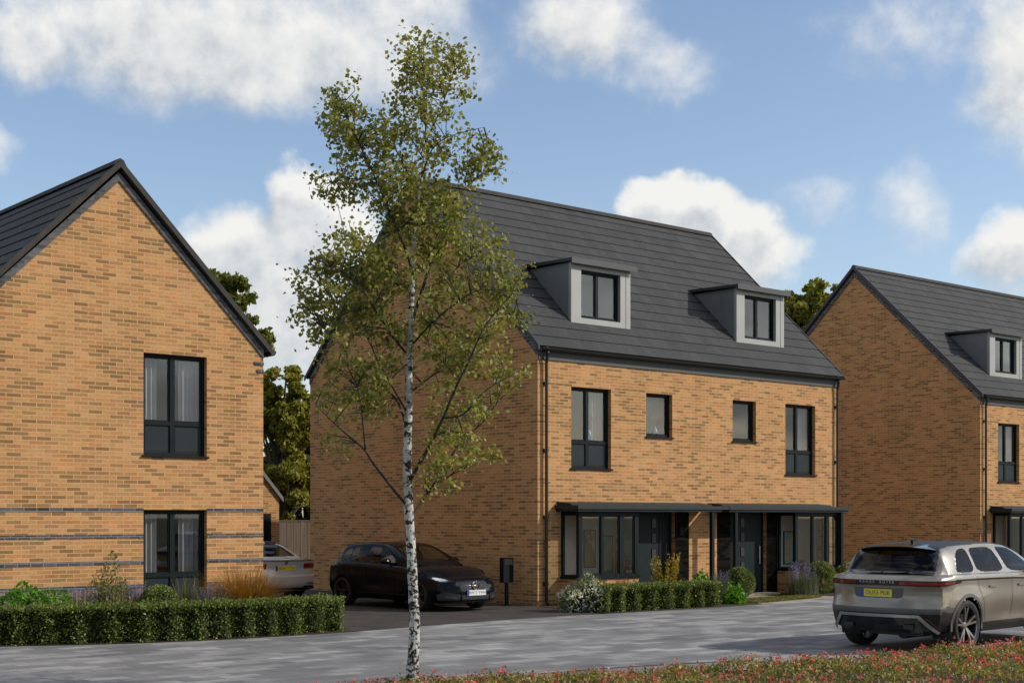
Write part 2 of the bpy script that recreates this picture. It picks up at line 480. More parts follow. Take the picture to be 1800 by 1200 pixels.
# vehicles
def mat_paint(name, col, metal, rough, coat=1.0):
    m, t, out = new_mat(name)
    tc = t.n.new('ShaderNodeTexCoord')
    fl = t.noise(tc.outputs['Object'], 400, 2, .5)
    du = t.noise(tc.outputs['Object'], 3, 5, .65)
    f = t.math('MULTIPLY', t.maprange(fl, .3, .7, .9, 1.1, smooth=False), t.maprange(du, .3, .7, .95, 1.05, smooth=False))
    c = t.vmath('SCALE', col); t.l.new(f, c.node.inputs['Scale'])
    p = principled(t, out, Base__Color=c, Metallic=metal, Roughness=rough)
    if max(col) < .02: p.inputs['Specular IOR Level'].default_value = .08
    t.l.new(t.maprange(du, .3, .75, rough-.04, rough+.1, smooth=False), p.inputs['Roughness'])
    p.inputs['Coat Weight'].default_value = coat; p.inputs['Coat Roughness'].default_value = .04
    return m
M['paint_champagne'] = mat_paint('champagne_paint', (.228,.208,.178), .42, .30, .8)
M['paint_silver'] = mat_paint('silver_paint', (.66,.61,.54), .35, .33)
M['paint_black'] = mat_paint('black_paint', (.0035,.0045,.007), .0, .22, .15)
M['car_trim'] = mat_simple('black_trim', (.010,.010,.011), .45, 0, .1, 6)
M['car_grey'] = mat_simple('grey_trim', (.09,.09,.088), .45, .3, .08, 6)
M['gloss_black'] = mat_simple('gloss_black', (.006,.006,.007), .12, 0, .05, 6, coat=.5)
M['alu'] = mat_simple('brushed_trim', (.48,.48,.48), .32, .85, .06, 6)
M['rim_face'] = mat_simple('rim_face', (.34,.34,.35), .3, .9, .05, 9)
M['rim_dark'] = mat_simple('rim_dark', (.035,.035,.037), .35, .6, .1, 9)
M['tyre'] = mat_simple('tyre_rubber', (.012,.012,.012), .8, 0, .2, 14)
M['red_lens'] = mat_simple('red_lens', (.24,.010,.012), .12, 0, .15, 9, coat=.8)
M['red_dark'] = mat_simple('red_lens_dark', (.12,.012,.012), .12, 0, .15, 9, coat=.8)
M['plate_yellow'] = mat_simple('yellow_plate', (.62,.53,.06), .45, 0, .04, 4)
M['plate_white'] = mat_simple('white_plate', (.68,.69,.68), .45, 0, .04, 4)
M['plate_blue'] = mat_simple('plate_blue', (.02,.04,.28), .45, 0, .04, 4)
M['ink'] = mat_simple('plate_ink', (.008,.008,.010), .5, 0, .02, 4)
M['chrome'] = mat_simple('chrome', (.75,.75,.76), .12, 1, .03, 6)
M['seat'] = mat_simple('seat_leather', (.035,.028,.025), .6, 0, .15, 6)
M['seat_tan'] = mat_simple('seat_brown', (.07,.035,.018), .6, 0, .15, 6)
M['amber'] = mat_simple('amber_lens', (.5,.2,.05), .2, 0, .1, 6)
# ------------------------------------------------------------------ camera, sun, sky
YAW = R(49.7)                                        # view direction measured from +X
FWD = Vector((math.cos(YAW), math.sin(YAW), 0)); RGT = Vector((math.sin(YAW), -math.cos(YAW), 0))
cam_d = bpy.data.cameras.new('camera'); cam = bpy.data.objects.new('camera', cam_d); COL.objects.link(cam)
cam.location = (0, 0, 2.0)
cam.rotation_euler = (R(90), 0, YAW - R(90))
cam_d.sensor_width = 36; cam_d.lens = 50.0
cam_d.shift_y = (908-600)/1800
cam_d.clip_end = 4000; cam_d.clip_start = .1
sc.camera = cam

SUN_EL = 31.0
sh = Vector((1.1, -1.0, 0)).normalized()
sdir = Vector((sh.x*math.cos(R(SUN_EL)), sh.y*math.cos(R(SUN_EL)), math.sin(R(SUN_EL))))
sl = bpy.data.lights.new('sun', 'SUN'); so = bpy.data.objects.new('sun', sl); COL.objects.link(so)
so.rotation_euler = sdir.to_track_quat('Z', 'Y').to_euler(); so.location = (30, -20, 40)
sl.energy = 3.85; sl.angle = R(.55); sl.color = (1.0, .93, .82)

w = bpy.data.worlds.new('World'); sc.world = w; w.use_nodes = True
t = NT(w.node_tree); t.n.clear()
out = t.n.new('ShaderNodeOutputWorld'); bg = t.n.new('ShaderNodeBackground'); t.l.new(bg.outputs[0], out.inputs[0])
bg.inputs[1].default_value = .1
sky = t.n.new('ShaderNodeTexSky'); sky.sky_type = 'NISHITA'; sky.sun_disc = False
sky.sun_elevation = R(SUN_EL); sky.sun_rotation = math.atan2(sh.x, sh.y); sky.air_density = 1.0; sky.dust_density = .6; sky.ozone_density = 1.4
tc = t.n.new('ShaderNodeTexCoord'); D = tc.outputs['Generated']
sx = t.node('ShaderNodeSeparateXYZ', Vector=D)
el = t.math('MULTIPLY', t.math('ARCSINE', sx.outputs[2]), 180/math.pi)
az = t.math('MULTIPLY', t.math('ARCTAN2', t.vmath('DOT_PRODUCT', D, tuple(RGT)), t.vmath('DOT_PRODUCT', D, tuple(FWD))), 180/math.pi)
P = t.node('ShaderNodeCombineXYZ', X=az, Y=el, Z=0.0).outputs[0]
# clouds stand at fixed compass bearings: (azimuth deg, elevation deg, half-width, half-height, density, softness)
def pxe(x, y, rx, ry, dens, soft):
    a = math.degrees(math.atan((x-900)/2500)); e = math.degrees(math.atan((908-y)/2500*math.cos(math.radians(a))))
    return (a, e, rx/43.6, ry/43.6, dens, soft)
CLOUDS = [pxe(*c) for c in [
    (330, 70, 370, 125, 1.0, 1.2), (60, 70, 110, 90, .8, 1), (580, 100, 290, 115, .85, 1.3), (430, 130, 170, 70, .9, 1.1), (700, 10, 180, 70, .7, 1.2),
    (530, 345, 75, 60, .95, .6), (560, 400, 120, 80, 1.0, .7), (430, 430, 130, 75, .9, .8), (500, 540, 270, 150, .95, 1.5),
    (1030, 50, 130, 95, .95, 1.2), (1150, 110, 130, 70, .45, 1.5),
    (1210, 375, 110, 75, 1.25, .55), (1300, 415, 100, 70, 1.05, .65), (1340, 455, 80, 60, .9, .9),(1130, 350, 50, 35, .8, .8),
    (1450, 345, 85, 60, .46, 1.3), (1600, 370, 75, 100, .46, 1.3), (1580, 60, 200, 80, .42, 1.6),
    (1790, 445, 100, 65, .95, .8), (1790, 100, 90, 170, .95, 1.2), (1830, 240, 60, 100, .6, 1.4), (-20, 270, 60, 50, .6, 1.3)]]
warp = t.noise(P, .34, 5, .55, out=1)
warpv = t.vmath('SCALE', t.vmath('SUBTRACT', warp, (.5,.5,.5))); warpv.node.inputs['Scale'].default_value = 2.6
def field(off):
    Q = t.vmath('ADD', t.vmath('ADD', P, off), warpv)
    acc = None
    for a, e, rx, ry, dens, soft in CLOUDS:
        d = t.vmath('MULTIPLY', t.vmath('SUBTRACT', Q, (a, e, 0)), (1/rx, 1/ry, 0))
        r = t.vmath('LENGTH', d)
        v = t.maprange(r, 1.0+.35*soft, 1.0-.75*soft if soft < 1.2 else 0.0, 0, dens)
        acc = v if acc is None else t.math('SMOOTH_MAX', acc, v, .12)
    # unseen sky outside the view: added cumulus, cover raised to brighten shaded walls
    P3 = t.vmath('MULTIPLY', t.vmath('ADD', D, t.vmath('SCALE', off)), (1,1,2.2))
    far = t.maprange(t.math('ABSOLUTE', az), 24, 34)
    far = t.math('MAXIMUM', far, t.maprange(el, 24, 32))
    gen = t.math('MULTIPLY', t.maprange(t.noise(P3, 2.6, 6, .6), .44, .61), far)
    return t.math('MAXIMUM', acc, gen)
f0 = field((0,0,0))
f1 = field((.55, .85, 0))                       # a sample towards the sun: what stands in the light's way
det = t.noise(P, .60, 8, .60)
det2 = t.noise(P, .20, 4, .5)
nz = t.math('ADD', t.math('MULTIPLY', det, .55), t.math('MULTIPLY', det2, .45))
dens = t.math('ADD', f0, t.math('MULTIPLY', t.math('SUBTRACT', nz, .5), 1.35))
dens = t.math('MULTIPLY', dens, t.maprange(f0, .0, .25))
alpha = t.maprange(dens, .02, .88)
lit = t.math('SUBTRACT', 1.02, t.math('MULTIPLY', f1, .58))
lit = t.math('ADD', lit, t.math('MULTIPLY', t.math('SUBTRACT', det, .5), .75))
lit = t.math('ADD', lit, t.math('MULTIPLY', t.math('SUBTRACT', dens, .6), .38))
ccol = t.ramp(lit, [(.15, (.42,.47,.54)), (.42, (.60,.64,.69)), (.65, (.80,.82,.83)), (.9, (.96,.955,.93))])
cc = t.vmath('SCALE', ccol); cc.node.inputs['Scale'].default_value = 9.35
skyc = t.mix(1.0, sky.outputs[0], (1.64, 1.57, 1.56), 'MULTIPLY')
haze = t.math('MULTIPLY', t.maprange(el, 14, 0), .28)
skyc = t.mix(haze, skyc, (4.4, 5.7, 7.3))
t.l.new(t.mix(alpha, skyc, cc), bg.inputs[0])

sc.view_settings.view_transform = 'Standard'; sc.view_settings.look = 'None'; sc.view_settings.exposure = 0; sc.view_settings.gamma = 1
sc.render.resolution_x = 1024; sc.render.resolution_y = 682
sc.cycles.max_bounces = 6; sc.cycles.diffuse_bounces = 4; sc.cycles.glossy_bounces = 3; sc.cycles.transparent_max_bounces = 12
sc.cycles.caustics_reflective = False; sc.cycles.caustics_refractive = False
# ------------------------------------------------------------------ building pieces
def wall_front(mb, x0, x1, z0, z1, holes, y=0.0, depth=.13):
    xs = sorted({x0, x1, *[h[0] for h in holes], *[h[1] for h in holes]})
    zs = sorted({z0, z1, *[h[2] for h in holes], *[h[3] for h in holes]})
    for i in range(len(xs)-1):
        for j in range(len(zs)-1):
            cx = (xs[i]+xs[i+1])/2; cz = (zs[j]+zs[j+1])/2
            if any(a < cx < b and c < cz < d for a, b, c, d in holes): continue
            mb.face([(xs[i],y,zs[j]),(xs[i+1],y,zs[j]),(xs[i+1],y,zs[j+1]),(xs[i],y,zs[j+1])])
    for a, b, c, d in holes:
        y2 = y+depth
        mb.face([(a,y,c),(a,y2,c),(a,y2,d),(a,y,d)]); mb.face([(b,y,c),(b,y,d),(b,y2,d),(b,y2,c)])
        mb.face([(a,y,d),(a,y2,d),(b,y2,d),(b,y,d)]); mb.face([(a,y,c),(b,y,c),(b,y2,c),(a,y2,c)])

def frame_rect(mb, x0, x1, z0, z1, y0, y1, t, bottom=True):
    mb.box(x0, y0, z0, x0+t, y1, z1); mb.box(x1-t, y0, z0, x1, y1, z1)
    mb.box(x0+t, y0, z1-t, x1-t, y1, z1)
    if bottom: mb.box(x0+t, y0, z0, x1-t, y1, z0+t)

def curtain(parent, x0, x1, z0, z1, y, waves=5, amp=.03):
    n = waves*8
    P = np.zeros((n+1, 2, 3))
    for i in range(n+1):
        f = i/n
        for k, z in enumerate((z0, z1)):
            P[i,k] = (x0+(x1-x0)*f, y+amp*math.sin(f*waves*2*math.pi)*(1.15 if k == 0 else .8)+.006*math.sin(f*17), z)
    mb = MB(); mb.grid(P)
    return mb.build('curtain', M['curtain'], parent, smooth=True, merge=True)

def window(parent, x0, x1, z0, z1, mull=None, transom=None, y=0.0, setback=.10, curtains='', name='window', sill=True, room=1.5, t=.055, roommat='room', sash=True, pad=(.5,.7,.5,.22)):
    """outer frame + mullion + transom; panes, lower panels, sill, curtains and the room behind are its children"""
    f = MB(); ya, yb = y+setback, y+setback+.07
    frame_rect(f, x0, x1, z0, z1, ya, yb, t)
    bays = [(x0+t, x1-t)]
    if mull is not None:
        f.box(mull-.04, ya-.004, z0+t, mull+.04, yb, z1-t)
        bays = [(x0+t, mull-.04), (mull+.04, x1-t)]
    zlo = z0+t
    if transom is not None:
        for a, b in bays: f.box(a, ya-.002, transom-.035, b, yb, transom+.035)
        zlo = transom+.035
    W = f.build(name, M['frame'], parent)
    for a, b in bays:
        if sash:
            s = MB(); frame_rect(s, a, b, zlo, z1-t, ya+.016, yb-.012, .026); s.build('sash', M['frame'], W)
        p = MB(); p.box(a+.01, ya+.034, zlo+.01, b-.01, ya+.040, z1-t-.01); p.build('pane', M['glass'], W)
        if transom is not None:
            p = MB(); p.box(a+.03, ya+.018, z0+t+.03, b-.03, ya+.05, transom-.065)
            frame_rect(p, a, b, z0+t, transom-.035, ya+.026, yb-.01, .03)
            p.build('panel', M['panel'], W)
    if sill:
        p = MB(); p.box(x0-.03, y-.045, z0-.035, x1+.03, ya-.001, z0-.002); p.build('sill', M['frame'], W, bevel=.006)
    if room:
        yb2 = y+.21
        r = MB()
        X0, X1, Z0, Z1, Y1 = x0-pad[0], x1+pad[1], max(z0-pad[2], .12), z1+pad[3], y+setback+room
        for q in ([(X0,Y1,Z0),(X1,Y1,Z0),(X1,Y1,Z1),(X0,Y1,Z1)], [(X0,yb2,Z0),(X0,Y1,Z0),(X0,Y1,Z1),(X0,yb2,Z1)], [(X1,yb2,Z0),(X1,Y1,Z0),(X1,Y1,Z1),(X1,yb2,Z1)],
                  [(X0,yb2,Z1),(X1,yb2,Z1),(X1,Y1,Z1),(X0,Y1,Z1)], [(X0,yb2,Z0),(X1,yb2,Z0),(X1,Y1,Z0),(X0,Y1,Z0)]):
            r.face(q)
        # plastered inner face of the outer wall around the opening
        for q in ((X0,x0,Z0,Z1),(x1,X1,Z0,Z1),(x0,x1,Z0,z0),(x0,x1,z1,Z1)):
            r.face([(q[0],yb2,q[2]),(q[1],yb2,q[2]),(q[1],yb2,q[3]),(q[0],yb2,q[3])])
        for q in ((x0,yb,'v'),(x1,yb,'v')):
            r.face([(q[0],yb,z0),(q[0],yb2,z0),(q[0],yb2,z1),(q[0],yb,z1)])
        r.face([(x0,yb,z0),(x1,yb,z0),(x1,yb2,z0),(x0,yb2,z0)]); r.face([(x0,yb,z1),(x1,yb,z1),(x1,yb2,z1),(x0,yb2,z1)])
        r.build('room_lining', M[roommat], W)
    zc = z0+.05
    if 'l' in curtains: curtain(W, x0+.02, x0+.02+.30*(x1-x0), zc, z1-.02, y+.30, 4)
    if 'r' in curtains: curtain(W, x1-.02-.32*(x1-x0), x1-.02, zc, z1-.02, y+.30, 4)
    return W

def roof_courses(mb, E0, E1, R0, R1, course=.39, thick=.026, gaps=()):
    """overlapping tile courses from eaves line E0-E1 up to ridge line R0-R1"""
    E0, E1, R0, R1 = map(Vector, (E0, E1, R0, R1))
    L = (R0-E0).length; n = max(2, round(L/course)); c = L/n
    nrm = (E1-E0).cross(R0-E0).normalized()
    if nrm.z < 0: nrm = -nrm
    wd = (E1-E0).length
    for i in range(n):
        a, b = i/n, (i+1)/n
        ya = E0.y+(R0.y-E0.y)*a
        parts = [(0.0, 1.0)]
        for g0, g1, gy0, gy1 in gaps:                     # openings cut for the dormers
            if gy0 < ya and E0.y+(R0.y-E0.y)*b < gy1:
                u0, u1 = (g0-E0.x)/(E1.x-E0.x), (g1-E0.x)/(E1.x-E0.x)
                parts = [q for p in parts for q in ((p[0], min(p[1], u0)), (max(p[0], u1), p[1])) if q[1]-q[0] > 1e-4]
        for u0, u1 in parts:
            P_ = lambda f, u, h: E0.lerp(R0, f).lerp(E1.lerp(R1, f), u)+nrm*h
            A0, A1 = P_(a, u0, thick), P_(a, u1, thick)
            bb = min(1, b+.02)
            B0, B1 = P_(bb, u0, .004), P_(bb, u1, .004)
            C0, C1 = P_(a, u0, 0), P_(a, u1, 0)
            v0, v1 = i*.39, (i+1)*.39; x0, x1 = u0*wd, u1*wd
            mb.face([A0, A1, B1, B0], [(x0,v0+.007),(x1,v0+.007),(x1,v1+.004),(x0,v1+.004)])
            mb.face([C0, C1, A1, A0], [(x0,v0),(x1,v0),(x1,v0+.002),(x0,v0+.002)])
            mb.face([C0, A0, B0], [(0,v0),(0,v0+.03),(0,v0+.3)]); mb.face([C1, B1, A1], [(0,v0),(0,v0+.3),(0,v0+.03)])
    return n

def slab(mb, a, b, c, d, t, mi=0):
    """thick sheet under the quad a b c d (thickness t along its downward normal)"""
    a, b, c, d = map(Vector, (a, b, c, d)); n = (b-a).cross(d-a).normalized()
    if n.z > 0: n = -n
    q = [a, b, c, d]; q2 = [p+n*t for p in q]
    mb.face(q, None, mi); mb.face(q2[::-1], None, mi)
    for i in range(4):
        j = (i+1) % 4; mb.face([q[i], q[j], q2[j], q2[i]], None, mi)

def downpipe(parent, x, y, z0, z1, shoe=True):
    mb = MB(); r = .036
    mb.tube([(x, y-.10, z1+.12), (x, y-.12, z1), (x, y-.075, z1-.22), (x, y-.075, z0+.12), (x, y-.09, z0+.06), (x, y-.19, z0+.02)], r, 10)
    o = mb.build('downpipe', M['pipe'], parent, smooth=True, angle=50)
    z = z0+.5
    while z < z1-.3:
        b = MB(); b.box(x-.055, y-.085, z-.03, x+.055, y-.002, z+.03); z += 1.5; b.build('bracket', M['pipe'], o)
    return o

def gutter(parent, x0, x1, y, z, r=.055):
    mb = MB(); n = 8
    for k in range(n):
        a0 = math.pi*k/n; a1 = math.pi*(k+1)/n
        p = lambda a, x, q: (x, y-q*math.cos(a), z-q*math.sin(a))
        mb.face([p(a0,x0,r), p(a1,x0,r), p(a1,x1,r), p(a0,x1,r)])
        mb.face([p(a0,x0,r-.006), p(a0,x1,r-.006), p(a1,x1,r-.006), p(a1,x0,r-.006)])
    for x in (x0, x1):
        mb.face([(x, y-r*math.cos(math.pi*k/n), z-r*math.sin(math.pi*k/n)) for k in range(n+1)])
    return mb.build('gutter', M['pipe'], parent, smooth=True, angle=40)

# ------------------------------------------------------------------ the pair of semi-detached houses
def make_pair(loc, label):
    T = thing('house_pair', label, 'houses', loc, 0, 'pairs of semi-detached brick houses')
    W, Dp, zr, ze = 10.96, 9.46, 10.42, 5.84
    yr = Dp/2; m = (zr-ze)/(yr+.10)
    w1, s1, s2, w2 = (1.02,2.29,3.12,4.98), (3.46,4.37,3.93,4.97), (6.59,7.50,3.93,4.97), (8.69,9.95,3.12,4.98)
    bayA, bayB = (.70, 2.60), (8.36, 10.26)
    dA, dB = (3.12, 4.02), (6.94, 7.84)
    holes = [w1, s1, s2, w2, (bayA[0]+.05, bayA[1]-.05, .66, 2.10), (bayB[0]+.05, bayB[1]-.05, .66, 2.10), (3.05, 4.45, 0, 2.12), (6.51, 7.91, 0, 2.12)]
    wl = MB()
    zt = ze-.02
    wall_front(wl, 0, W, 0, zt, holes, 0)
    wl.face([(W,Dp,0),(0,Dp,0),(0,Dp,zt),(W,Dp,zt)])
    for x in (0, W):
        wl.face([(x,0,0),(x,Dp,0),(x,Dp,zt),(x,yr,zr-.10),(x,0,zt)])
    wl.build('wall', M['brick'], T)
    # roof
    rf = MB(); ov = .07; yo = .13
    ez = ze-.03
    E0, E1, R0, R1 = (-ov,-yo,ez), (W+ov,-yo,ez), (-ov,yr,zr), (W+ov,yr,zr)
    F0, F1 = (-ov,Dp+yo,ez), (W+ov,Dp+yo,ez)
    DORM = ((1.62, 3.58), (7.50, 9.44)); yk0 = (7.99-ze)/m-.10
    roof_courses(rf, E0, E1, R0, R1, gaps=[(a+.02, c-.02, .55, yk0+.1) for a, c in DORM]); roof_courses(rf, F0, F1, R0, R1)
    zof = lambda y: ez+.005+(zr-.01-ez)*(y+yo)/(yr+yo)
    cuts = [-ov+.01, *[q for d in DORM for q in (d[0]+.03, d[1]-.03)], W+ov-.01]
    for i in range(5):
        for ya, yb in (((-yo+.02, yr),) if i % 2 == 0 else ((-yo+.02, .74), (yk0, yr))):
            slab(rf, (cuts[i],ya,zof(ya)), (cuts[i+1],ya,zof(ya)), (cuts[i+1],yb,zof(yb)), (cuts[i],yb,zof(yb)), .05)
    slab(rf, (-ov+.01,Dp+yo-.02,ez+.01), (W+ov-.01,Dp+yo-.02,ez+.01), (W+ov-.01,yr,zr-.01), (-ov+.01,yr,zr-.01), .05)
    ro = rf.build('roof', M['roof'], T)
    rd = MB()
    k = 0; x = -ov-.01
    while x < W+ov-.05:
        x2 = min(x+.45, W+ov+.01); a = .115 + (.004 if k % 2 else 0)
        P = [(yr-a, zr-.045), (yr-a*.55, zr+.055), (yr, zr+.085), (yr+a*.55, zr+.055), (yr+a, zr-.045)]
        rd.prism(P, 'x', x, x2-.004); x = x2; k += 1
    rd.build('ridge_tiles', M['ridge'], ro)
    # dry verge strips up both gables, standing proud of the tiles
    for x, s in ((-ov, -1), (W+ov, 1)):
        v = MB(); xa, xb = sorted((x+s*.002, x+s*.035))
        for y0, y1 in ((-yo-.02, yr), (Dp+yo+.02, yr)):
            z0, z1 = ez-.02, zr+.01
            v.prism([(y0, z0-.055), (y1, z1-.075), (y1, z1+.05), (y0, z0+.05)], 'x', xa, xb)
        v.build('verge', M['verge'], T)
        # grey brick band under the verge, on the gable face
        g = MB(); xa, xb = sorted(((0 if s < 0 else W)+s*.004, (0 if s < 0 else W)+s*.030))
        for y0, y1 in ((0.0, yr), (Dp, yr)):
            g.prism([(y0, zt-.20), (y1, zr-.30), (y1, zr-.13), (y0, zt-.02)], 'x', xa, xb)
        g.build('gable_trim', M['blue_brick'], T)
    # eaves: grey fascia band with soffit, gutter, downpipes
    f = MB(); f.box(.012, -.030, ze-.31, W-.012, -.003, ze-.13); f.box(0.0, -yo+.05, ze-.125, W, -.003, ze-.10)
    f.build('fascia', M['fascia'], T)
    gutter(T, -.03, W+.03, -yo-.035, ze-.055)
    for x in (.20, W-.14): downpipe(T, x, 0, 0, ze-.16)
    # windows
    window(T, *w1, mull=1.60, transom=3.72, curtains='r')
    window(T, *s1, sash=True)
    window(T, *s2)
    window(T, *w2, mull=9.27, transom=3.72, curtains='r')
    # dormers
    for xa, xb in ((1.62, 3.58), (7.50, 9.44)):
        yf = .68; zb, ztp = 6.55, 7.99
        roofz = lambda y: ze+m*(y+.10)
        s = MB()
        hx0, hx1, hz0, hz1 = xa+.32, xb-.34, 6.70, 7.84
        wall_front(s, xa, xb, zb, ztp, [(hx0, hx1, hz0, hz1)], yf-.03, .12)
        for x in (xa, xb): s.face([(x,yf-.03,zb),(x,yf+.06,zb),(x,yf+.06,ztp),(x,yf-.03,ztp)])
        s.face([(xa,yf-.03,zb),(xb,yf-.03,zb),(xb,yf+.06,zb),(xa,yf+.06,zb)])
        Dm = s.build('dormer', M['dormer_face'], T)
        yk = (ztp-ze)/m-.10
        for x in (xa+.02, xb-.02):
            d = MB(); d.face([(x,yf+.02,zb-.05),(x,yf+.02,ztp),(x,yk+.1,ztp)]); d.build('cheek', M['dormer_side'], Dm)
        for k, x in ((-1, xa+.02), (1, xb-.02)):
            for q in (.45, .9, 1.35):
                seam = MB()
                y = yf+q; z0 = roofz(y)
                if z0 < ztp-.1: seam.box(x-.004 if k < 0 else x, y-.008, z0-.02, x if k < 0 else x+.004, y+.008, ztp-.01); seam.build('seam', M['dormer_side'], Dm)
        s = MB(); s.box(xb-.16, yf-.036, zb+.01, xb-.145, yf-.031, ztp-.01); s.build('joint', M['dormer_side'], Dm)
        top = MB(); yk = (ztp+.1-ze)/m-.10
        top.prism([(yf-.16, ztp+.002), (yk+.15, ztp+.06), (yk+.15, ztp+.13), (yf-.16, ztp+.075)], 'x', xa-.10, xb+.10)
        top.box(xa-.11, yf-.175, ztp-.05, xb+.11, yf-.161, ztp+.085)
        top.build('dormer_roof', M['dormer_roof'], Dm)
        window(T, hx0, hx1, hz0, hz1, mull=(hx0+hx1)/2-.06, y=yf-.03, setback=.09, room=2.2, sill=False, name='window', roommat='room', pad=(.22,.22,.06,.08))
    # bay windows
    for (xa, xb), side in ((bayA, 0), (bayB, 1)):
        yf = -.60; zs = .60
        b = MB()
        b.face([(xa,yf,0),(xb,yf,0),(xb,yf,zs),(xa,yf,zs)]); b.face([(xa,0,0),(xa,yf,0),(xa,yf,zs),(xa,0,zs)]); b.face([(xb,yf,0),(xb,0,0),(xb,0,zs),(xb,yf,zs)])
        B = b.build('bay_window', M['brick'], T)
        f = MB()
        f.box(xa-.03, yf-.05, zs, xb+.03, -.002, zs+.05)
        f.box(xa+.001, yf+.001, zs+.051, xb-.001, -.01, zs+.09)
        zt2 = 2.12
        f.box(xa+.002, yf+.002, zt2-.09, xb-.002, -.01, zt2+.004)
        p = .062
        m1, m2 = xa+.30+.42, xa+.30+.42+.62
        xsn = [xa, xa+.70, xa+1.29, xb-p*2]
        wd = [.10, .07, .12, .12]
        for x, q in zip(xsn, wd): f.box(x, yf, zs+.091, x+q, yf+.09, zt2-.091)
        for x in (xa, xb-p): f.box(x, -.075, zs+.091, x+p, -.012, zt2-.091)
        f.build('bay_frame', M['frame'], B)
        edges = [(xa+.10, xa+.70), (xa+.77, xa+1.29), (xa+1.41, xb-p*2)]
        for a, c in edges:
            g = MB(); frame_rect(g, a, c, zs+.09, zt2-.09, yf+.02, yf+.06, .03); g.build('sash', M['frame'], B)
            g = MB(); g.box(a+.02, yf+.035, zs+.11, c-.02, yf+.041, zt2-.11); g.build('pane', M['glass'], B)
        for x in (xa+.028, xb-.034):
            g = MB(); g.box(x, yf+.10, zs+.10, x+.006, -.08, zt2-.10); g.build('pane', M['glass'], B)
        # sitting room behind the bay
        r = MB(); X0, X1, Z0, Z1, Y1, yb = xa-.35, xa+(2.75 if side == 0 else 2.45), .15, 2.38, .86, .20
        for q in ([(X0,Y1,Z0),(X1,Y1,Z0),(X1,Y1,Z1),(X0,Y1,Z1)], [(X0,yb,Z0),(X0,Y1,Z0),(X0,Y1,Z1),(X0,yb,Z1)], [(X1,yb,Z0),(X1,Y1,Z0),(X1,Y1,Z1),(X1,yb,Z1)],
                  [(X0,yb,Z1),(X1,yb,Z1),(X1,Y1,Z1),(X0,Y1,Z1)]):
            r.face(q)
        for q in ((X0,xa+.05,Z0,Z1),(xb-.05,X1,Z0,Z1),(xa+.05,xb-.05,Z0,.66),(xa+.05,xb-.05,2.10,Z1)):
            r.face([(q[0],yb,q[2]),(q[1],yb,q[2]),(q[1],yb,q[3]),(q[0],yb,q[3])])
        r.build('room_lining', M['sitting_room'], B)
        r = MB(); r.box(X0, yb, Z0-.05, X1, Y1, Z0); r.build('room_floor', M['floor_in'], B)
        if side == 0: curtain(B, xa+.06, xa+.26, .62, 2.05, .26, 4)
    # front doors in charcoal brick surrounds
    for a, c in ((2.605, 3.045), (4.455, 4.96), (6.0, 6.505), (7.915, 8.355)):
        cl = MB(); cl.box(a, -.006, 0, c, -.001, 2.118); cl.build('dark_brick_panel', M['dark_brick'], T)
    for (a, c), sgn in ((dA, 1), (dB, -1)):
        ha, hc = (3.05, 4.45) if sgn > 0 else (6.51, 7.91)
        d = MB(); frame_rect(d, ha, hc, 0, 2.12, .10, .18, .06, False)
        mx0, mx1 = (c, c+.07) if sgn > 0 else (a-.07, a)
        d.box(mx0, .10, 0, mx1, .18, 2.06)
        d.box(ha+.06, .08, 0.0, hc-.06, .19, .03)
        Df = d.build('front_door', M['frame'], T)
        l = MB(); l.box(a, .115, .032, c, .165, 2.058); L = l.build('door_leaf', M['door'], Df)
        e = c-.24 if sgn > 0 else a+.10
        for z in (.62, 1.00, 1.38, 1.74):
            q = MB(); q.box(e, .106, z, e+.14, .114, z+.22); q.build('pane', M['ink'], Df)
            q = MB(); frame_rect(q, e-.015, e+.155, z-.015, z+.235, .102, .1135, .015); q.build('bead', M['frame_dark'], Df)
        h = MB(); hx = a+.10 if sgn > 0 else c-.10
        h.tube([(hx, .10, .78), (hx, .075, .80), (hx, .075, 1.24), (hx, .10, 1.26)], .014, 8); h.build('handle', M['alu'], Df, smooth=True)
        q = MB(); sa, sb = (mx1, hc-.06) if sgn > 0 else (ha+.06, mx0)
        q.box(sa, .125, .03, sb, .155, 2.06); q.build('side_panel', M['frame_dark'], Df)
        st = MB(); st.box(ha-.05, -.42, -.10, hc+.05, -.012, .055); st.build('doorstep', M['path'], Df)
    # canopies over bay and door, with posts
    for xa, xb, posts in ((.55, 5.34, (5.06,)), (5.62, 10.42, (5.92, 10.18))):
        c = MB()
        c.box(xa, -.74, 2.126, xb, -.003, 2.175); c.box(xa-.035, -.78, 2.176, xb+.035, -.003, 2.262)
        Cn = c.build('canopy', M['canopy'], T, bevel=.008)
        u = MB(); u.prism([(-.50, 2.263), (-.004, 2.263), (-.004, 2.345), (-.44, 2.31)], 'x', xa+.03, xb-.06 if xa < 1 else xb-.38); u.build('roof_deck', M['canopy'], Cn)
        for x in posts:
            p = MB(); p.box(x-.045, -.715, 0, x+.045, -.625, 2.125); p.build('canopy_post', M['frame'], T, bevel=.006)
    c = MB(); c.box(5.376, -.77, 2.18, 5.584, -.70, 2.255); c.build('link_beam', M['canopy'], T)
    # small services on the wall
    v = MB(); v.box(4.62, -.03, 1.55, 4.74, -.007, 1.75); v.build('wall_lamp', M['frame_dark'], T)
    return T

P1 = (21.04, 23.92, 0); P2 = (39.94, 24.45, 0)
pair = make_pair(P1, 'middle pair of buff brick houses with two grey dormers, behind the birch tree')
pair2 = copy_tree(pair); pair2.location = P2
pair2['label'] = 'farther pair of buff brick houses at the right edge, partly behind the champagne car'

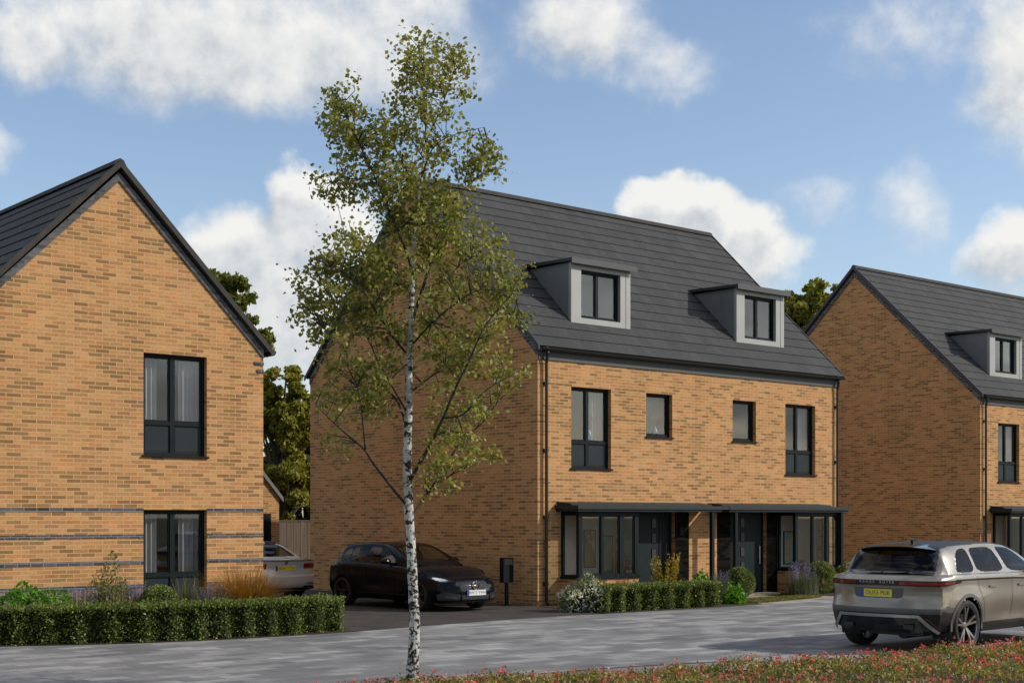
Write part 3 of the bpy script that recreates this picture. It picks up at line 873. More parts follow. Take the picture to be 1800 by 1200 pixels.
# ------------------------------------------------------------------ the left house, gable to the street
LH = thing('brick_house', 'buff brick house on the left with gable to the street and three blue brick bands', 'house', (8.11, 23.90, 0))
HW = 5.90; HD = 9.2; hx = HW/2; hz, he = 8.30, 5.30; hm = (hz-he)/hx
wU, wD = (3.43, 4.70, 3.12, 4.97), (3.43, 4.70, .18, 2.13)
wl = MB(); zt = he-.10
wall_front(wl, 0, HW, 0, zt, [wU, wD], 0)
wl.face([(0,0,zt),(HW,0,zt),(hx,0,hz-.16)])
wl.face([(0,HD,0),(HW,HD,0),(HW,HD,zt),(hx,HD,hz-.16),(0,HD,zt)])
for x in (0, HW): wl.face([(x,0,0),(x,HD,0),(x,HD,zt),(x,0,zt)])
wl.build('wall', M['brick'], LH)
rf = MB(); ov = .07; xo = .12; ez = he-hm*xo
for s, xe in ((-1, -xo), (1, HW+xo)):
    roof_courses(rf, (xe,-ov,ez), (xe,HD+ov,ez), (hx,-ov,hz), (hx,HD+ov,hz))
    slab(rf, (xe-s*.02,-ov+.01,ez+.01), (xe-s*.02,HD+ov,ez+.01), (hx,HD+ov,hz-.01), (hx,-ov+.01,hz-.01), .05)
ro = rf.build('roof', M['roof'], LH)
rd = MB(); y = -ov-.012; k = 0
while y < HD+ov:
    a = .12+(.004 if k % 2 else 0)
    P = [(hx-a, hz-.05), (hx-a*.55, hz+.05), (hx, hz+.08), (hx+a*.55, hz+.05), (hx+a, hz-.05)]
    rd.prism(P, 'y', y, y+.445); y += .45; k += 1
rd.build('ridge_tiles', M['ridge'], ro)
v = MB()
for s, xe in ((-1, -xo-.02), (1, HW+xo+.02)):
    v.prism([(xe, ez-.08), (hx, hz-.08), (hx, hz+.05), (xe, ez+.05)], 'y', -ov-.04, -ov-.003)
v.build('verge', M['ridge'], LH)
g = MB()
for xe in (0, HW):
    a = [(xe, zt-.16), (hx, hz-.32), (hx, hz-.16), (xe, zt)]
    g.prism(a, 'y', -.028, -.003)
g.build('gable_trim', M['grey_brick'], LH)
for k in range(2):
    g = MB(); xa = HW-.20+.06*k; g.box(xa, -.022, zt-.30-.145*k, HW+.003, -.003, zt-.235-.145*k); g.build('corbel_brick', M['blue_brick'], LH)
for s, xe in ((-1, -xo), (1, HW+xo)):
    f = MB()
    f.tube([(xe+s*.03, -ov-.05, ez-.04), (xe+s*.03, HD+ov, ez-.04)], .055, 8); f.build('gutter', M['pipe'], LH, smooth=True, angle=40)
for z in (2.12, 1.65, 1.18):
    for a, c in ((-.004, wD[0]-.002), (wD[1]+.002, HW+.004)):
        b = MB(); b.box(a, -.006, z-.035, c, -.001, z+.038); b.build('brick_band', M['blue_brick'], LH)
for a, c in ((-.004, wD[0]-.002), (wD[1]+.002, HW+.004)):
    b = MB(); b.box(a, -.006, .72, c, -.001, .79); b.build('brick_band', M['blue_brick'], LH)
    b = MB(); b.box(a, -.007, .45, c, -.001, .715); b.build('soldier_course', M['soldier'], LH)
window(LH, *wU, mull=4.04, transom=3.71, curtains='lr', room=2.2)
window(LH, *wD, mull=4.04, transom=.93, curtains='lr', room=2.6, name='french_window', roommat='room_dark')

# ------------------------------------------------------------------ pictures and ornaments behind the glass
def mat_canvas(name, cols, sc_=3.0, ang=40):
    m, t, out = new_mat(name)
    tc = t.n.new('ShaderNodeTexCoord')
    mp = t.node('ShaderNodeMapping', Vector=tc.outputs['Object']); mp.inputs['Rotation'].default_value = (0, R(ang), 0)
    vz = t.n.new('ShaderNodeTexVoronoi'); vz.inputs['Scale'].default_value = sc_; t.l.new(mp.outputs[0], vz.inputs['Vector'])
    f = t.node('ShaderNodeSeparateXYZ', Vector=vz.outputs['Color']).outputs[0]
    n = t.noise(tc.outputs['Object'], 9, 4, .6)
    col = t.ramp(t.math('ADD', f, t.math('MULTIPLY', t.math('SUBTRACT', n, .5), .25)), [(i/len(cols), c) for i, c in enumerate(cols)], 'CONSTANT')
    principled(t, out, Base__Color=col, Roughness=.7)
    return m
M['canvas_a'] = mat_canvas('canvas_blue_tan', [(.75,.52,.24),(.10,.20,.70),(.90,.80,.58),(.50,.30,.13),(.80,.62,.34)], 2.1)
M['canvas_b'] = mat_canvas('canvas_teal', [(.20,.62,.58),(.35,.75,.70),(.80,.70,.46),(.25,.62,.60)], 1.8, 10)
def picture(loc, w, h, canvas, label):
    T = thing('wall_picture', label, 'picture', loc, 0, 'pictures in the sitting rooms')
    mb = MB(); mb.box(-w/2, -.012, -h/2, w/2, 0, h/2); mb.build('canvas', M[canvas], T)
    mb = MB(); frame_rect(mb, -w/2-.02, w/2+.02, -h/2-.02, h/2+.02, -.02, 0.002, .02); mb.build('picture_frame', M['frame_dark'], T)

def vase(loc, h, matn, label):
    T = thing('vase', label, 'vase', loc, 0, 'vases behind the upper windows')
    mb = MB(); prof = [(.0,0),(.055,0),(.085,.25),(.09,.5),(.06,.8),(.03,.92),(.04,1.0)]
    for k in range(16):
        a0, a1 = 2*math.pi*k/16, 2*math.pi*(k+1)/16
        for (r0, z0), (r1, z1) in zip(prof[:-1], prof[1:]):
            q = [(r0*math.cos(a0), r0*math.sin(a0), z0*h), (r0*math.cos(a1), r0*math.sin(a1), z0*h), (r1*math.cos(a1), r1*math.sin(a1), z1*h), (r1*math.cos(a0), r1*math.sin(a0), z1*h)]
            mb.face(q if r0 else [q[0], q[2], q[3]])
    mb.build('vase_body', M[matn], T, smooth=True, merge=True)
    mb = MB()
    for k in range(7):
        a = k*.9; mb.tube([(0,0,h*.8), (.03*math.cos(a), .03*math.sin(a), h*1.3), (.10*math.cos(a), .10*math.sin(a), h*(1.9+.12*(k % 3)))], [.006,.006,.012], 4)
    mb.build('dry_stems', M['dry_stem'], T)
M['glaze_blue'] = mat_simple('blue_glaze', (.05,.13,.36), .25, 0, .15, 8)
M['glaze_teal'] = mat_simple('teal_glaze', (.10,.30,.30), .25, 0, .15, 8)
M['dry_stem'] = mat_simple('dry_stems', (.33,.18,.08), .8, 0, .2, 9)
vase((22.92, 24.26, 3.76), .30, 'glaze_blue', 'blue vase behind the left tall window of the middle houses')
vase((25.10, 24.22, 3.94), .26, 'glaze_blue', 'blue vase on the sill of the left small window of the middle houses')
vase((27.85, 24.22, 3.94), .26, 'glaze_teal', 'teal vase on the sill of the right small window of the middle houses')
vase((30.02, 24.26, 3.76), .30, 'glaze_teal', 'teal vase behind the right tall window of the middle houses')
# ------------------------------------------------------------------ cars
def pchip(xs, ys, q):
    xs = np.asarray(xs, float); ys = np.asarray(ys, float); q = np.asarray(q, float)
    h = np.diff(xs); d = np.diff(ys)/h; mth = np.zeros(len(xs))
    for i in range(1, len(xs)-1):
        if d[i-1]*d[i] > 0:
            w1_, w2_ = 2*h[i]+h[i-1], h[i]+2*h[i-1]
            mth[i] = (w1_+w2_)/(w1_/d[i-1]+w2_/d[i])
    mth[0], mth[-1] = d[0], d[-1]
    k = np.clip(np.searchsorted(xs, q)-1, 0, len(h)-1)
    tt = np.clip((q-xs[k])/h[k], 0, 1)
    return ((1+2*tt)*(1-tt)**2*ys[k] + tt*(1-tt)**2*h[k]*mth[k] + tt*tt*(3-2*tt)*ys[k+1] + tt*tt*(tt-1)*h[k]*mth[k+1])

def chaikin(P, it=2):
    for _ in range(it):
        Q = [P[:,:1]]
        a, b = P[:,:-1], P[:,1:]
        mid = np.stack([.75*a+.25*b, .25*a+.75*b], 2).reshape(P.shape[0], -1, 2)
        P = np.concatenate([P[:,:1], mid[:,1:-1], P[:,-1:]], 1)
    return P

def resample(P, n, keep=None):
    out = np.zeros((P.shape[0], n, 2))
    for i in range(P.shape[0]):
        s = np.concatenate([[0], np.cumsum(np.linalg.norm(np.diff(P[i], axis=0), axis=1))])
        q = np.linspace(0, s[-1], n)
        out[i,:,0] = np.interp(q, s, P[i,:,0]); out[i,:,1] = np.interp(q, s, P[i,:,1])
    return out

def sdf_poly(px, pz, poly):
    poly = np.asarray(poly, float); n = len(poly)
    d = np.full(px.shape, 1e9); inside = np.zeros(px.shape, bool); cx = np.zeros_like(px); cz = np.zeros_like(pz)
    for i in range(n):
        a, b = poly[i], poly[(i+1) % n]; e = b-a
        tt = np.clip(((px-a[0])*e[0]+(pz-a[1])*e[1])/(e@e), 0, 1)
        qx, qz = a[0]+tt*e[0], a[1]+tt*e[1]
        dd = np.hypot(px-qx, pz-qz); m = dd < d
        d = np.where(m, dd, d); cx = np.where(m, qx, cx); cz = np.where(m, qz, cz)
        c = ((a[1] > pz) != (b[1] > pz)) & (px < (b[0]-a[0])*(pz-a[1])/(b[1]-a[1]+1e-12)+a[0])
        inside ^= c
    return np.where(inside, -d, d), cx, cz

def round_poly(poly, it=2):
    P = np.asarray(poly, float)
    for _ in range(it):
        N = np.roll(P, -1, 0)
        P = np.stack([.85*P+.15*N, .15*P+.85*N], 1).reshape(-1, 2)
    return P

def smooth01(x): x = np.clip(x, 0, 1); return x*x*(3-2*x)

class Car:
    def __init__(s, spec, name, label, loc, rz, paint):
        s.sp = spec; s.paint = paint
        s.root = thing(name, label, 'car', loc, rz, None)
        s.L = spec['L']; s.lower(); s.cabin()
    def tab(s, key, x):
        xs, ys = zip(*s.sp[key]); return pchip(xs, ys, x)
    # end shaping: how far the rear / front skin is set in at height z and across y
    def rear_in(s, y, z):
        zs_, xs_ = zip(*s.sp['rear']); w = s.sp['wend'][0]
        return np.interp(z, zs_, xs_) + s.sp['bow'][0]*np.clip(np.abs(y)/w, 0, 1.1)**s.sp.get('bowp', 3.2)
    def front_in(s, y, z):
        zs_, xs_ = zip(*s.sp['front']); w = s.sp['wend'][1]
        return np.interp(z, zs_, xs_) + s.sp['bow'][1]*np.clip(np.abs(y)/w, 0, 1.1)**s.sp.get('bowp', 3.2)
    def deform(s, V):
        x, y, z = V[:,0], V[:,1], V[:,2]; L = s.L
        fr = smooth01(1-x/.75); ff = smooth01(1-(L-x)/.9)
        V = V.copy(); V[:,0] = x + fr*s.rear_in(y, z) - ff*s.front_in(y, z)
        return V
    def split(s, V, F, cuts, allow):
        """cuts: list of (kind, fn) with fn(V)->sdf,snapped coords ; returns list of face masks"""
        return None
    def lower(s):
        sp = s.sp; L = s.L
        n = 190
        x = np.linspace(0, L, n)
        w, zs, zt, zb = (s.tab(k, x) for k in ('w','zs','zt','zb'))
        zm = zb+.52*(zs-zb)
        cr = sp.get('shoulder', .955)
        # waist hollow below the shoulder crease, fuller over the arches
        K = np.stack([np.stack([w*0, zb],1), np.stack([w*.55, zb],1), np.stack([w*.86, zb+.0],1), np.stack([w*.955, zb+.07],1), np.stack([w*.985, zb+.22],1),
                      np.stack([w*1.0, zm],1), np.stack([w*.985, zs-.17],1), np.stack([w*.992, zs-.075],1), np.stack([w*.985, zs-.025],1),
                      np.stack([w*cr, zs+.002],1), np.stack([w*.86, zs+.010],1), np.stack([w*.5, zt-.008],1), np.stack([w*0, zt],1)], 1)
        P = resample(chaikin(K, 2), 64)
        m = P.shape[1]
        V = []; idx = {}
        half = np.zeros((n, m, 3)); half[:,:,0] = x[:,None]; half[:,:,1] = P[:,:,0]; half[:,:,2] = P[:,:,1]
        ring = np.concatenate([half, (half*np.array([1,-1,1]))[:,-2:0:-1]], 1)     # closed ring
        k = ring.shape[1]
        V = ring.reshape(-1, 3)
        F = []
        for i in range(n-1):
            a = i*k+np.arange(k); b = i*k+(np.arange(k)+1) % k
            F.append(np.stack([a, a+k, b+k, b], 1))
        F = np.concatenate(F)
        # end caps as grids
        VV = [V]; FF = [F]; off = len(V)
        for end, i in ((0, 0), (1, n-1)):
            q = 25; g = np.zeros((m, q, 3)); u = np.linspace(-1, 1, q)
            g[:,:,0] = x[i]; g[:,:,1] = P[i,:,0][:,None]*u[None,:]; g[:,:,2] = P[i,:,1][:,None]
            VV.append(g.reshape(-1,3)); a = np.arange(m*q).reshape(m, q)+off
            f = np.stack([a[:-1,:-1].ravel(), a[1:,:-1].ravel(), a[1:,1:].ravel(), a[:-1,1:].ravel()], 1)
            FF.append(f if end == 0 else f[:,::-1]); off += m*q
        V = np.concatenate(VV); F = np.concatenate(FF)
        # bulges over the wheel arches and a sculpted flank
        side = np.abs(V[:,1]) > .6
        bl = np.zeros(len(V))
        for ax in sp['axles']:
            bl += .022*np.exp(-((V[:,0]-ax)/.5)**2)*np.exp(-((V[:,2]-.72)/.22)**2)
        bl -= sp.get('hollow', .02)*np.exp(-((V[:,0]-(sum(sp['axles'])/2))/.75)**2)*np.exp(-((V[:,2]-.52)/.13)**2)
        V[:,1] += np.where(side, np.sign(V[:,1])*bl, 0)
        for zl in sp.get('zsnap', ()):
            k_ = np.abs(V[:,2]-zl) < .013; V[k_,2] = zl
        # wheel arches: snap to the circle, then cut
        Ra = sp['arch']; cutm = np.zeros(len(F), bool)
        for ax in sp['axles']:
            dx, dz = V[:,0]-ax, V[:,2]-sp['rw']; d = np.hypot(dx, dz)
            sel = side & (np.abs(V[:,1]) > sp['wmin']) & (np.abs(d-Ra) < .017)
            V[sel,0] = ax+dx[sel]/d[sel]*Ra; V[sel,2] = sp['rw']+dz[sel]/d[sel]*Ra
            dx, dz = V[:,0]-ax, V[:,2]-sp['rw']; d = np.hypot(dx, dz)
            ins = (d <= Ra+1e-3) & (np.abs(V[:,1]) > sp['wmin'])
            cutm |= ins[F].all(1)
        F = F[~cutm]
        C = V[F].mean(1)
        # material zones: paint / dark cladding below / black floor under the cabin
        mi = np.zeros(len(F), int)
        for fn in sp['zones']:
            fn(C, mi)
        V = s.deform(V)
        body = np_mesh('body', V, F, [M[s.paint], M['car_trim'], M['car_grey'], M['gloss_black'], M['seat']], s.root, mi, True)
        me = body.data
        import bmesh
        bm = bmesh.new(); bm.from_mesh(me); bmesh.ops.remove_doubles(bm, verts=bm.verts, dist=5e-4); bmesh.ops.recalc_face_normals(bm, faces=bm.faces); bm.to_mesh(me); bm.free()
        me.set_sharp_from_angle(angle=R(38))
        s.body = body
        # wheel wells
        for ax in sp['axles']:
            for sg in (-1, 1):
                mb = MB(); yo = sg*(s.sp['W']-.03); yi = sg*(s.sp['W']-.36); q = 20
                a0, a1 = R(-25), R(205)
                for j in range(q):
                    t0, t1 = a0+(a1-a0)*j/q, a0+(a1-a0)*(j+1)/q
                    p = lambda a, y: (ax+(Ra+.012)*math.cos(a), y, sp['rw']+(Ra+.012)*math.sin(a))
                    mb.face([p(t0,yo), p(t1,yo), p(t1,yi), p(t0,yi)])
                    mb.face([p(t0,yi), p(t1,yi), (ax, yi, sp['rw']-.1)])
                mb.build('wheel_well', M['car_trim'], s.root)
    def cabin(s):
        sp = s.sp; x0, x1 = sp['cab']
        n = 170; x = np.linspace(x0, x1, n)
        zr = s.tab('zr', x); zs = s.tab('zs', x)-.012; wb = s.tab('wcb', x); wr = s.tab('wcr', x)
        h = np.maximum(zr-zs, .004); hm_ = np.max(h); f = np.clip(h/hm_, 0, 1)
        wt = wb-(wb-wr)*f
        K = np.stack([np.stack([wb, zs],1), np.stack([wb-.22*(wb-wt), zs+.30*h],1), np.stack([wb-.58*(wb-wt), zs+.66*h],1), np.stack([wt+.02*f, zs+.885*h],1),
                      np.stack([wt-.035, zs+.955*h],1), np.stack([wt-.14, zs+.982*h],1), np.stack([wt*.4, zs+.998*h],1), np.stack([wt*0, zs+h],1)], 1)
        P = resample(chaikin(K, 2), 52); m = P.shape[1]
        half = np.zeros((n, m, 3)); half[:,:,0] = x[:,None]; half[:,:,1] = P[:,:,0]; half[:,:,2] = P[:,:,1]
        ring = np.concatenate([half, (half*np.array([1,-1,1]))[:,-2::-1]], 1); k = ring.shape[1]
        V = ring.reshape(-1,3)
        a = np.arange(n*k).reshape(n, k)
        F = np.stack([a[:-1,:-1].ravel(), a[1:,:-1].ravel(), a[1:,1:].ravel(), a[:-1,1:].ravel()], 1)
        wtv = np.repeat(wt, k); zfrac = (V[:,2]-np.repeat(zs, k))/np.repeat(h, k)
        top = np.abs(V[:,1]) < wtv-.02
        groups = []
        for kind, poly in sp['glass']:
            poly = round_poly(poly) if kind == 'side' else np.asarray(poly)
            if kind == 'side':
                d, cx, cz = sdf_poly(V[:,0], V[:,2], poly); ok = ~top
                sel = ok & (np.abs(d) < .012); V[sel,0] = cx[sel]; V[sel,2] = cz[sel]; 
            else:
                d, cx, cy = sdf_poly(V[:,0], np.abs(V[:,1]), poly); ok = zfrac > .3
                sel = ok & (np.abs(d) < .012); V[sel,0] = cx[sel]; V[sel,1] = np.sign(V[sel,1])*cy[sel]
            groups.append((kind, poly))
        C = V[F].mean(1); okS = (~top)[F].all(1) | ((np.abs(C[:,1]) > wtv[F].mean(1)-.05))
        gl = np.zeros(len(F), int)
        for i, (kind, poly) in enumerate(groups):
            if kind == 'side': d, _, _ = sdf_poly(C[:,0], C[:,2], poly); gl[(d < 0) & okS] = i+1
            else: d, _, _ = sdf_poly(C[:,0], np.abs(C[:,1]), poly); gl[(d < 0) & (zfrac[F].mean(1) > .5) & (gl == 0)] = i+1
        mi = np.zeros(len(F), int)
        for fn in sp['cabzones']: fn(C, mi, wtv[F].mean(1))
        Vd = s.deform(V) if sp.get('cabdeform', True) else V
        def sub(mask, name, mats, parent, mi_=None, shrink=0.0):
            Fm = F[mask]; u, inv = np.unique(Fm, return_inverse=True)
            return np_mesh(name, Vd[u], inv.reshape(Fm.shape), mats, parent, None if mi_ is None else mi_[mask], True)
        cab = sub(gl == 0, 'cabin', [M[s.paint], M['gloss_black'], M['car_trim'], M['alu']], s.root, mi)
        cab.data.set_sharp_from_angle(angle=R(40))
        for i, (kind, poly) in enumerate(groups):
            if kind == 'side':
                for sg in (-1, 1):
                    mk = (gl == i+1) & (np.sign(C[:,1]) == sg)
                    if mk.any(): sub(mk, 'side_window', M[sp.get('tint', 'car_glass')], s.root)
            else:
                sub(gl == i+1, 'rear_window' if kind == 'rear' else 'windscreen', M[sp.get('tint', 'car_glass')], s.root)
    def wheel(s, ax, sg, spokes=5, face='rim_face', split=True):
        rw = s.sp['rw']; y = sg*(s.sp['W']-.135); wd = .125; rr = s.sp.get('rim', .70)*rw
        e = 'wheel'
        c = Vector((ax, y, rw))
        def lathe(mb, prof, n=40):
            for j in range(n):
                a0, a1 = 2*math.pi*j/n, 2*math.pi*(j+1)/n
                for (r0, y0), (r1, y1) in zip(prof[:-1], prof[1:]):
                    P = lambda r, yy, a: (ax+r*math.cos(a), y+sg*yy, rw+r*math.sin(a))
                    mb.face([P(r0,y0,a0), P(r1,y1,a0), P(r1,y1,a1), P(r0,y0,a1)])
        mb = MB(); lathe(mb, [(.0,.02),(.17,.02),(.17,-.01),(.06,-.01)]); lathe(mb, [(rr*.99,-.10),(rr*.95,.02),(rr*.97,.11)])
        W_ = mb.build('wheel', M['rim_dark'], s.root, smooth=True, merge=True, angle=40)
        mb = MB(); t_ = rw-rr
        lathe(mb, [(rr,-wd+.02),(rr+.02,-wd),(rw-.02,-wd*.96),(rw-.004,-wd*.78),(rw,0),(rw-.004,wd*.78),(rw-.02,wd*.97),(rw-.4*t_,wd+.006),(rr+.02,wd),(rr,wd-.012)], 48)
        mb.build('tyre', M['tyre'], W_, smooth=True, merge=True, angle=50)
        mb = MB()
        lathe(mb, [(rr*.965,.095),(rr*1.0,.112),(rr*1.02,.118),(rr*1.0,.098)], 48)
        lathe(mb, [(0,.088),(.045,.086),(.062,.07),(.075,.045)], 24)
        for q in range(spokes):
            a = 2*math.pi*q/spokes+.35
            for off in ((-.17, .17) if split else (0,)):
                d0 = Vector((math.cos(a+off*.25), 0, math.sin(a+off*.25))); d1 = Vector((math.cos(a+off), 0, math.sin(a+off)))
                p0 = c+d0*.05+Vector((0, sg*.068, 0)); p1 = c+d1*rr*.97+Vector((0, sg*.098, 0))
                dirv = (p1-p0); ln = dirv.length; dirv.normalize(); side_ = dirv.cross(Vector((0,1,0))).normalized()
                hw = .017 if split else .03
                mb.obox((p0+p1)/2, dirv*ln/2, side_*hw, Vector((0,.014,0)))
        mb.build('rim', M[face], W_, smooth=True, angle=30)
        return W_
    def rear_strip(s, name, z0, z1, ya, yb, mat, parent=None, out=.006, wrap=0.0, zbend=0.0, taper=0.0):
        """a strip lying on the rear skin from ya to yb, optionally carried round the corner along the flank"""
        pts = []
        w = s.sp['wend'][0]
        for y in np.linspace(ya, yb, 40): pts.append(('r', y))
        P = np.zeros((len(pts), 3, 3))
        for i, (k_, y) in enumerate(pts):
            for j, z in enumerate((z0, (z0+z1)/2, z1)):
                P[i,j] = (float(s.rear_in(np.array(y), np.array(z)))-out, y, z)
        mb = MB(); mb.grid(P)
        # thin edge so the strip is not a floating sheet
        Q = P.copy(); Q[:,:,0] += out+.012
        for j in (0, 2): mb.grid(np.stack([P[:,j], Q[:,j]], 1))
        for i in (0, -1): mb.grid(np.stack([P[i], Q[i]], 0))
        if wrap:
            for sg in (-1, 1):
                yy = max(abs(ya), abs(yb))
                if (sg > 0 and yb < yy-1e-6) or (sg < 0 and ya > -yy+1e-6): continue
                xs_ = np.linspace(0, wrap, 14); G = np.zeros((14, 2, 3))
                for i, xx in enumerate(xs_):
                    f = i/13; zl, zh = z0+(z1-z0)*taper*f, z1
                    for j, z in enumerate((zl, zh)):
                        xr = float(s.rear_in(np.array(yy), np.array(z)))
                        X = xr-out+xx
                        wq = float(s.tab('w', np.array([max(X, 0)]))[0])
                        G[i,j] = (X, sg*(yy+(max(wq*.992, yy)-yy)*min(1, i/3)+.004+ .004*min(1, i/3)), z)
                mb.grid(G)
        return mb.build(name, M[mat], parent or s.root, smooth=True)
    def text(s, body, size, pos, facing, mat='ink', parent=None, spacing=1.0, name='lettering', squash=1.0):
        cu = bpy.data.curves.new(name, 'FONT'); cu.body = body; cu.size = size; cu.align_x = 'CENTER'; cu.align_y = 'CENTER'
        cu.extrude = .0012; cu.space_character = spacing; cu.materials.append(M[mat])
        tmp = bpy.data.objects.new(name, cu); COL.objects.link(tmp); bpy.context.view_layer.update()
        me = bpy.data.meshes.new_from_object(tmp.evaluated_get(bpy.context.evaluated_depsgraph_get()))
        bpy.data.objects.remove(tmp)
        me.materials.clear(); me.materials.append(M[mat])
        o = bpy.data.objects.new(name, me); COL.objects.link(o); o.parent = parent or s.root
        X = Vector((0,-1,0)) if facing == 'rear' else Vector((0,1,0)); Z = Vector((-1,0,0)) if facing == 'rear' else Vector((1,0,0)); Y = Vector((0,0,1))
        mt = Matrix((X, Y, Z)).transposed().to_4x4() @ Matrix.Diagonal((squash, 1, 1, 1)); mt.translation = Vector(pos); o.matrix_local = mt
        return o
    def plate(s, body, x, z, facing, mat, w=.52, h=.112, y=0.0):
        sg = -1 if facing == 'rear' else 1
        mb = MB(); xa, xb = sorted((x, x+sg*.012)); mb.box(xa, y-w/2, z-h/2, xb, y+w/2, z+h/2)
        P_ = mb.build('number_plate', M[mat], s.root)
        mb = MB(); e = x+sg*.0135; xa, xb = sorted((x+sg*.004, e))
        ys = (y+w/2-.05, y+w/2+.001) if facing == 'rear' else (y-w/2-.001, y-w/2+.05)
        mb.box(xa, ys[0], z-h/2-.001, xb, ys[1], z+h/2+.001); mb.build('country_band', M['plate_blue'], P_)
        s.text(body, .088, (x+sg*.0125, y+(-.022 if facing == 'rear' else .022), z), facing, 'ink', P_, 1.02)
        return P_
    def mirror(s, x, z, y, sg, mat):
        mb = MB(); c = Vector((x, sg*(y+.13), z)); n = 10; P = np.zeros((n, 12, 3))
        for i in range(n):
            f = i/(n-1); r = math.sin(math.pi*(.08+.88*f))**.5
            for j in range(12):
                a = 2*math.pi*j/11
                P[i,j] = (c.x+.085*r*math.cos(a)+.02, c.y+sg*(-.12+.24*f), c.z+.065*r*math.sin(a))
        mb.grid(P)
        mb.box(x-.02, min(sg*(y-.05), sg*(y+.08)), z-.06, x+.03, max(sg*(y-.05), sg*(y+.08)), z-.03)
        o = mb.build('wing_mirror', M[mat], s.root, smooth=True)
        return o
    def seats(s, rows, mat, zb=.75):
        for xx, ys in rows:
            for y in ys:
                mb = MB(); n = 9
                P = np.zeros((n, 16, 3))
                for i in range(n):
                    f = i/(n-1); z = zb+f*(1.22-zb); hw = .24*(1-.25*f**3)
                    for j in range(16):
                        a = 2*math.pi*j/15
                        cx, cy = np.sign(math.cos(a))*abs(math.cos(a))**.5, np.sign(math.sin(a))*abs(math.sin(a))**.5
                        P[i,j] = (xx-.14*f+.06*cx, y+hw*cy, z)
                mb.grid(P); mb.face([tuple(p) for p in P[-1]])
                o = mb.build('seat', M[mat], s.root, smooth=True, angle=50)
                mb = MB(); mb.obox((xx-.17, y, 1.31), (.045,0,.01), (0,.125,0), (-.015,0,.085)); mb.build('headrest', M[mat], o, bevel=.03)

def sheet(mb, pts, thick=.004):
    mb.face(pts)

# ---------------- champagne SUV, seen from behind
def z_suv(C, mi):
    x, y, z = C.T; ay = np.abs(y)
    mi[(z < .42) & (x > .0)] = 1                                        # sill cladding
    mi[(z < .30)] = 1
    mi[(x < .60) & (z > .60) & (z < .675)] = 2
    mi[(x < .62) & (z < .60) & (ay > .0)] = 1
    mi[(x > .55) & (x < 3.6) & (z > 1.09) & (ay < .80)] = 4
SUV = dict(L=4.80, W=.965, rw=.385, rim=.74, arch=.425, wmin=.58, axles=(.96, 3.84), bow=(.26, .42), wend=(.93, .86), shoulder=.955,
    w=[(0,.915),(.2,.945),(.9,.965),(2.4,.955),(3.8,.965),(4.4,.94),(4.8,.86)],
    zs=[(0,1.125),(.25,1.14),(1,1.15),(2.4,1.14),(3.3,1.10),(3.9,1.04),(4.5,.93),(4.8,.86)],
    zt=[(0,1.135),(.25,1.155),(1,1.165),(2.4,1.165),(3.3,1.14),(3.9,1.10),(4.5,.99),(4.8,.90)],
    zb=[(0,.33),(.5,.27),(2.4,.25),(4.3,.25),(4.8,.31)],
    rear=[(.25,.16),(.36,.07),(.46,.035),(.60,.0),(.675,.0),(.69,.025),(.80,.055),(.96,.055),(.985,.03),(1.06,.03),(1.075,.035),(1.165,.17),(1.3,.20),(1.7,.20)],
    front=[(.25,.10),(.5,.0),(.8,.03),(1.0,.12),(1.7,.12)],
    zones=[z_suv], hollow=.03, zsnap=(.30,.42,.60,.675,1.035,1.062),
    cab=(.10, 3.72), wcb=[(.10,.80),(.5,.87),(1.2,.885),(2.4,.885),(3.0,.87),(3.72,.74)], wcr=[(.10,.60),(.6,.62),(1.4,.645),(2.4,.645),(3.1,.62),(3.72,.6)],
    zr=[(.10,1.13),(.30,1.295),(.56,1.50),(.70,1.555),(.95,1.585),(1.5,1.612),(2.1,1.618),(2.55,1.592),(2.9,1.51),(3.3,1.32),(3.72,1.12)],
    glass=[('side', [(.76,1.168),(1.32,1.168),(1.32,1.525),(1.10,1.510),(.95,1.43)]), ('side', [(1.39,1.168),(2.26,1.163),(2.12,1.538),(1.39,1.528)]),
           ('side', [(2.36,1.163),(3.33,1.15),(2.82,1.46),(2.66,1.515),(2.24,1.538)]),
           ('rear', [(.16,0),(.52,0),(.52,.46),(.47,.56),(.34,.66),(.19,.70)]), ('front', [(2.64,0),(3.60,0),(3.56,.60),(2.72,.52)])],
    cabzones=[lambda C, mi, wt: mi.__setitem__((np.abs(C[:,1]) < wt-.008) & (C[:,0] > .56), 2), lambda C, mi, wt: mi.__setitem__((C[:,0] <= .62) & (np.abs(C[:,1]) < .74-.1*C[:,0]), 1)])
suv = Car(SUV, 'parked_car', 'champagne SUV with grey roof parked on the paving, seen from behind', (17.70, 12.55, .008), R(4), 'paint_champagne')
for ax in SUV['axles']:
    for sg in (-1, 1): suv.wheel(ax, sg, 5, 'rim_face')
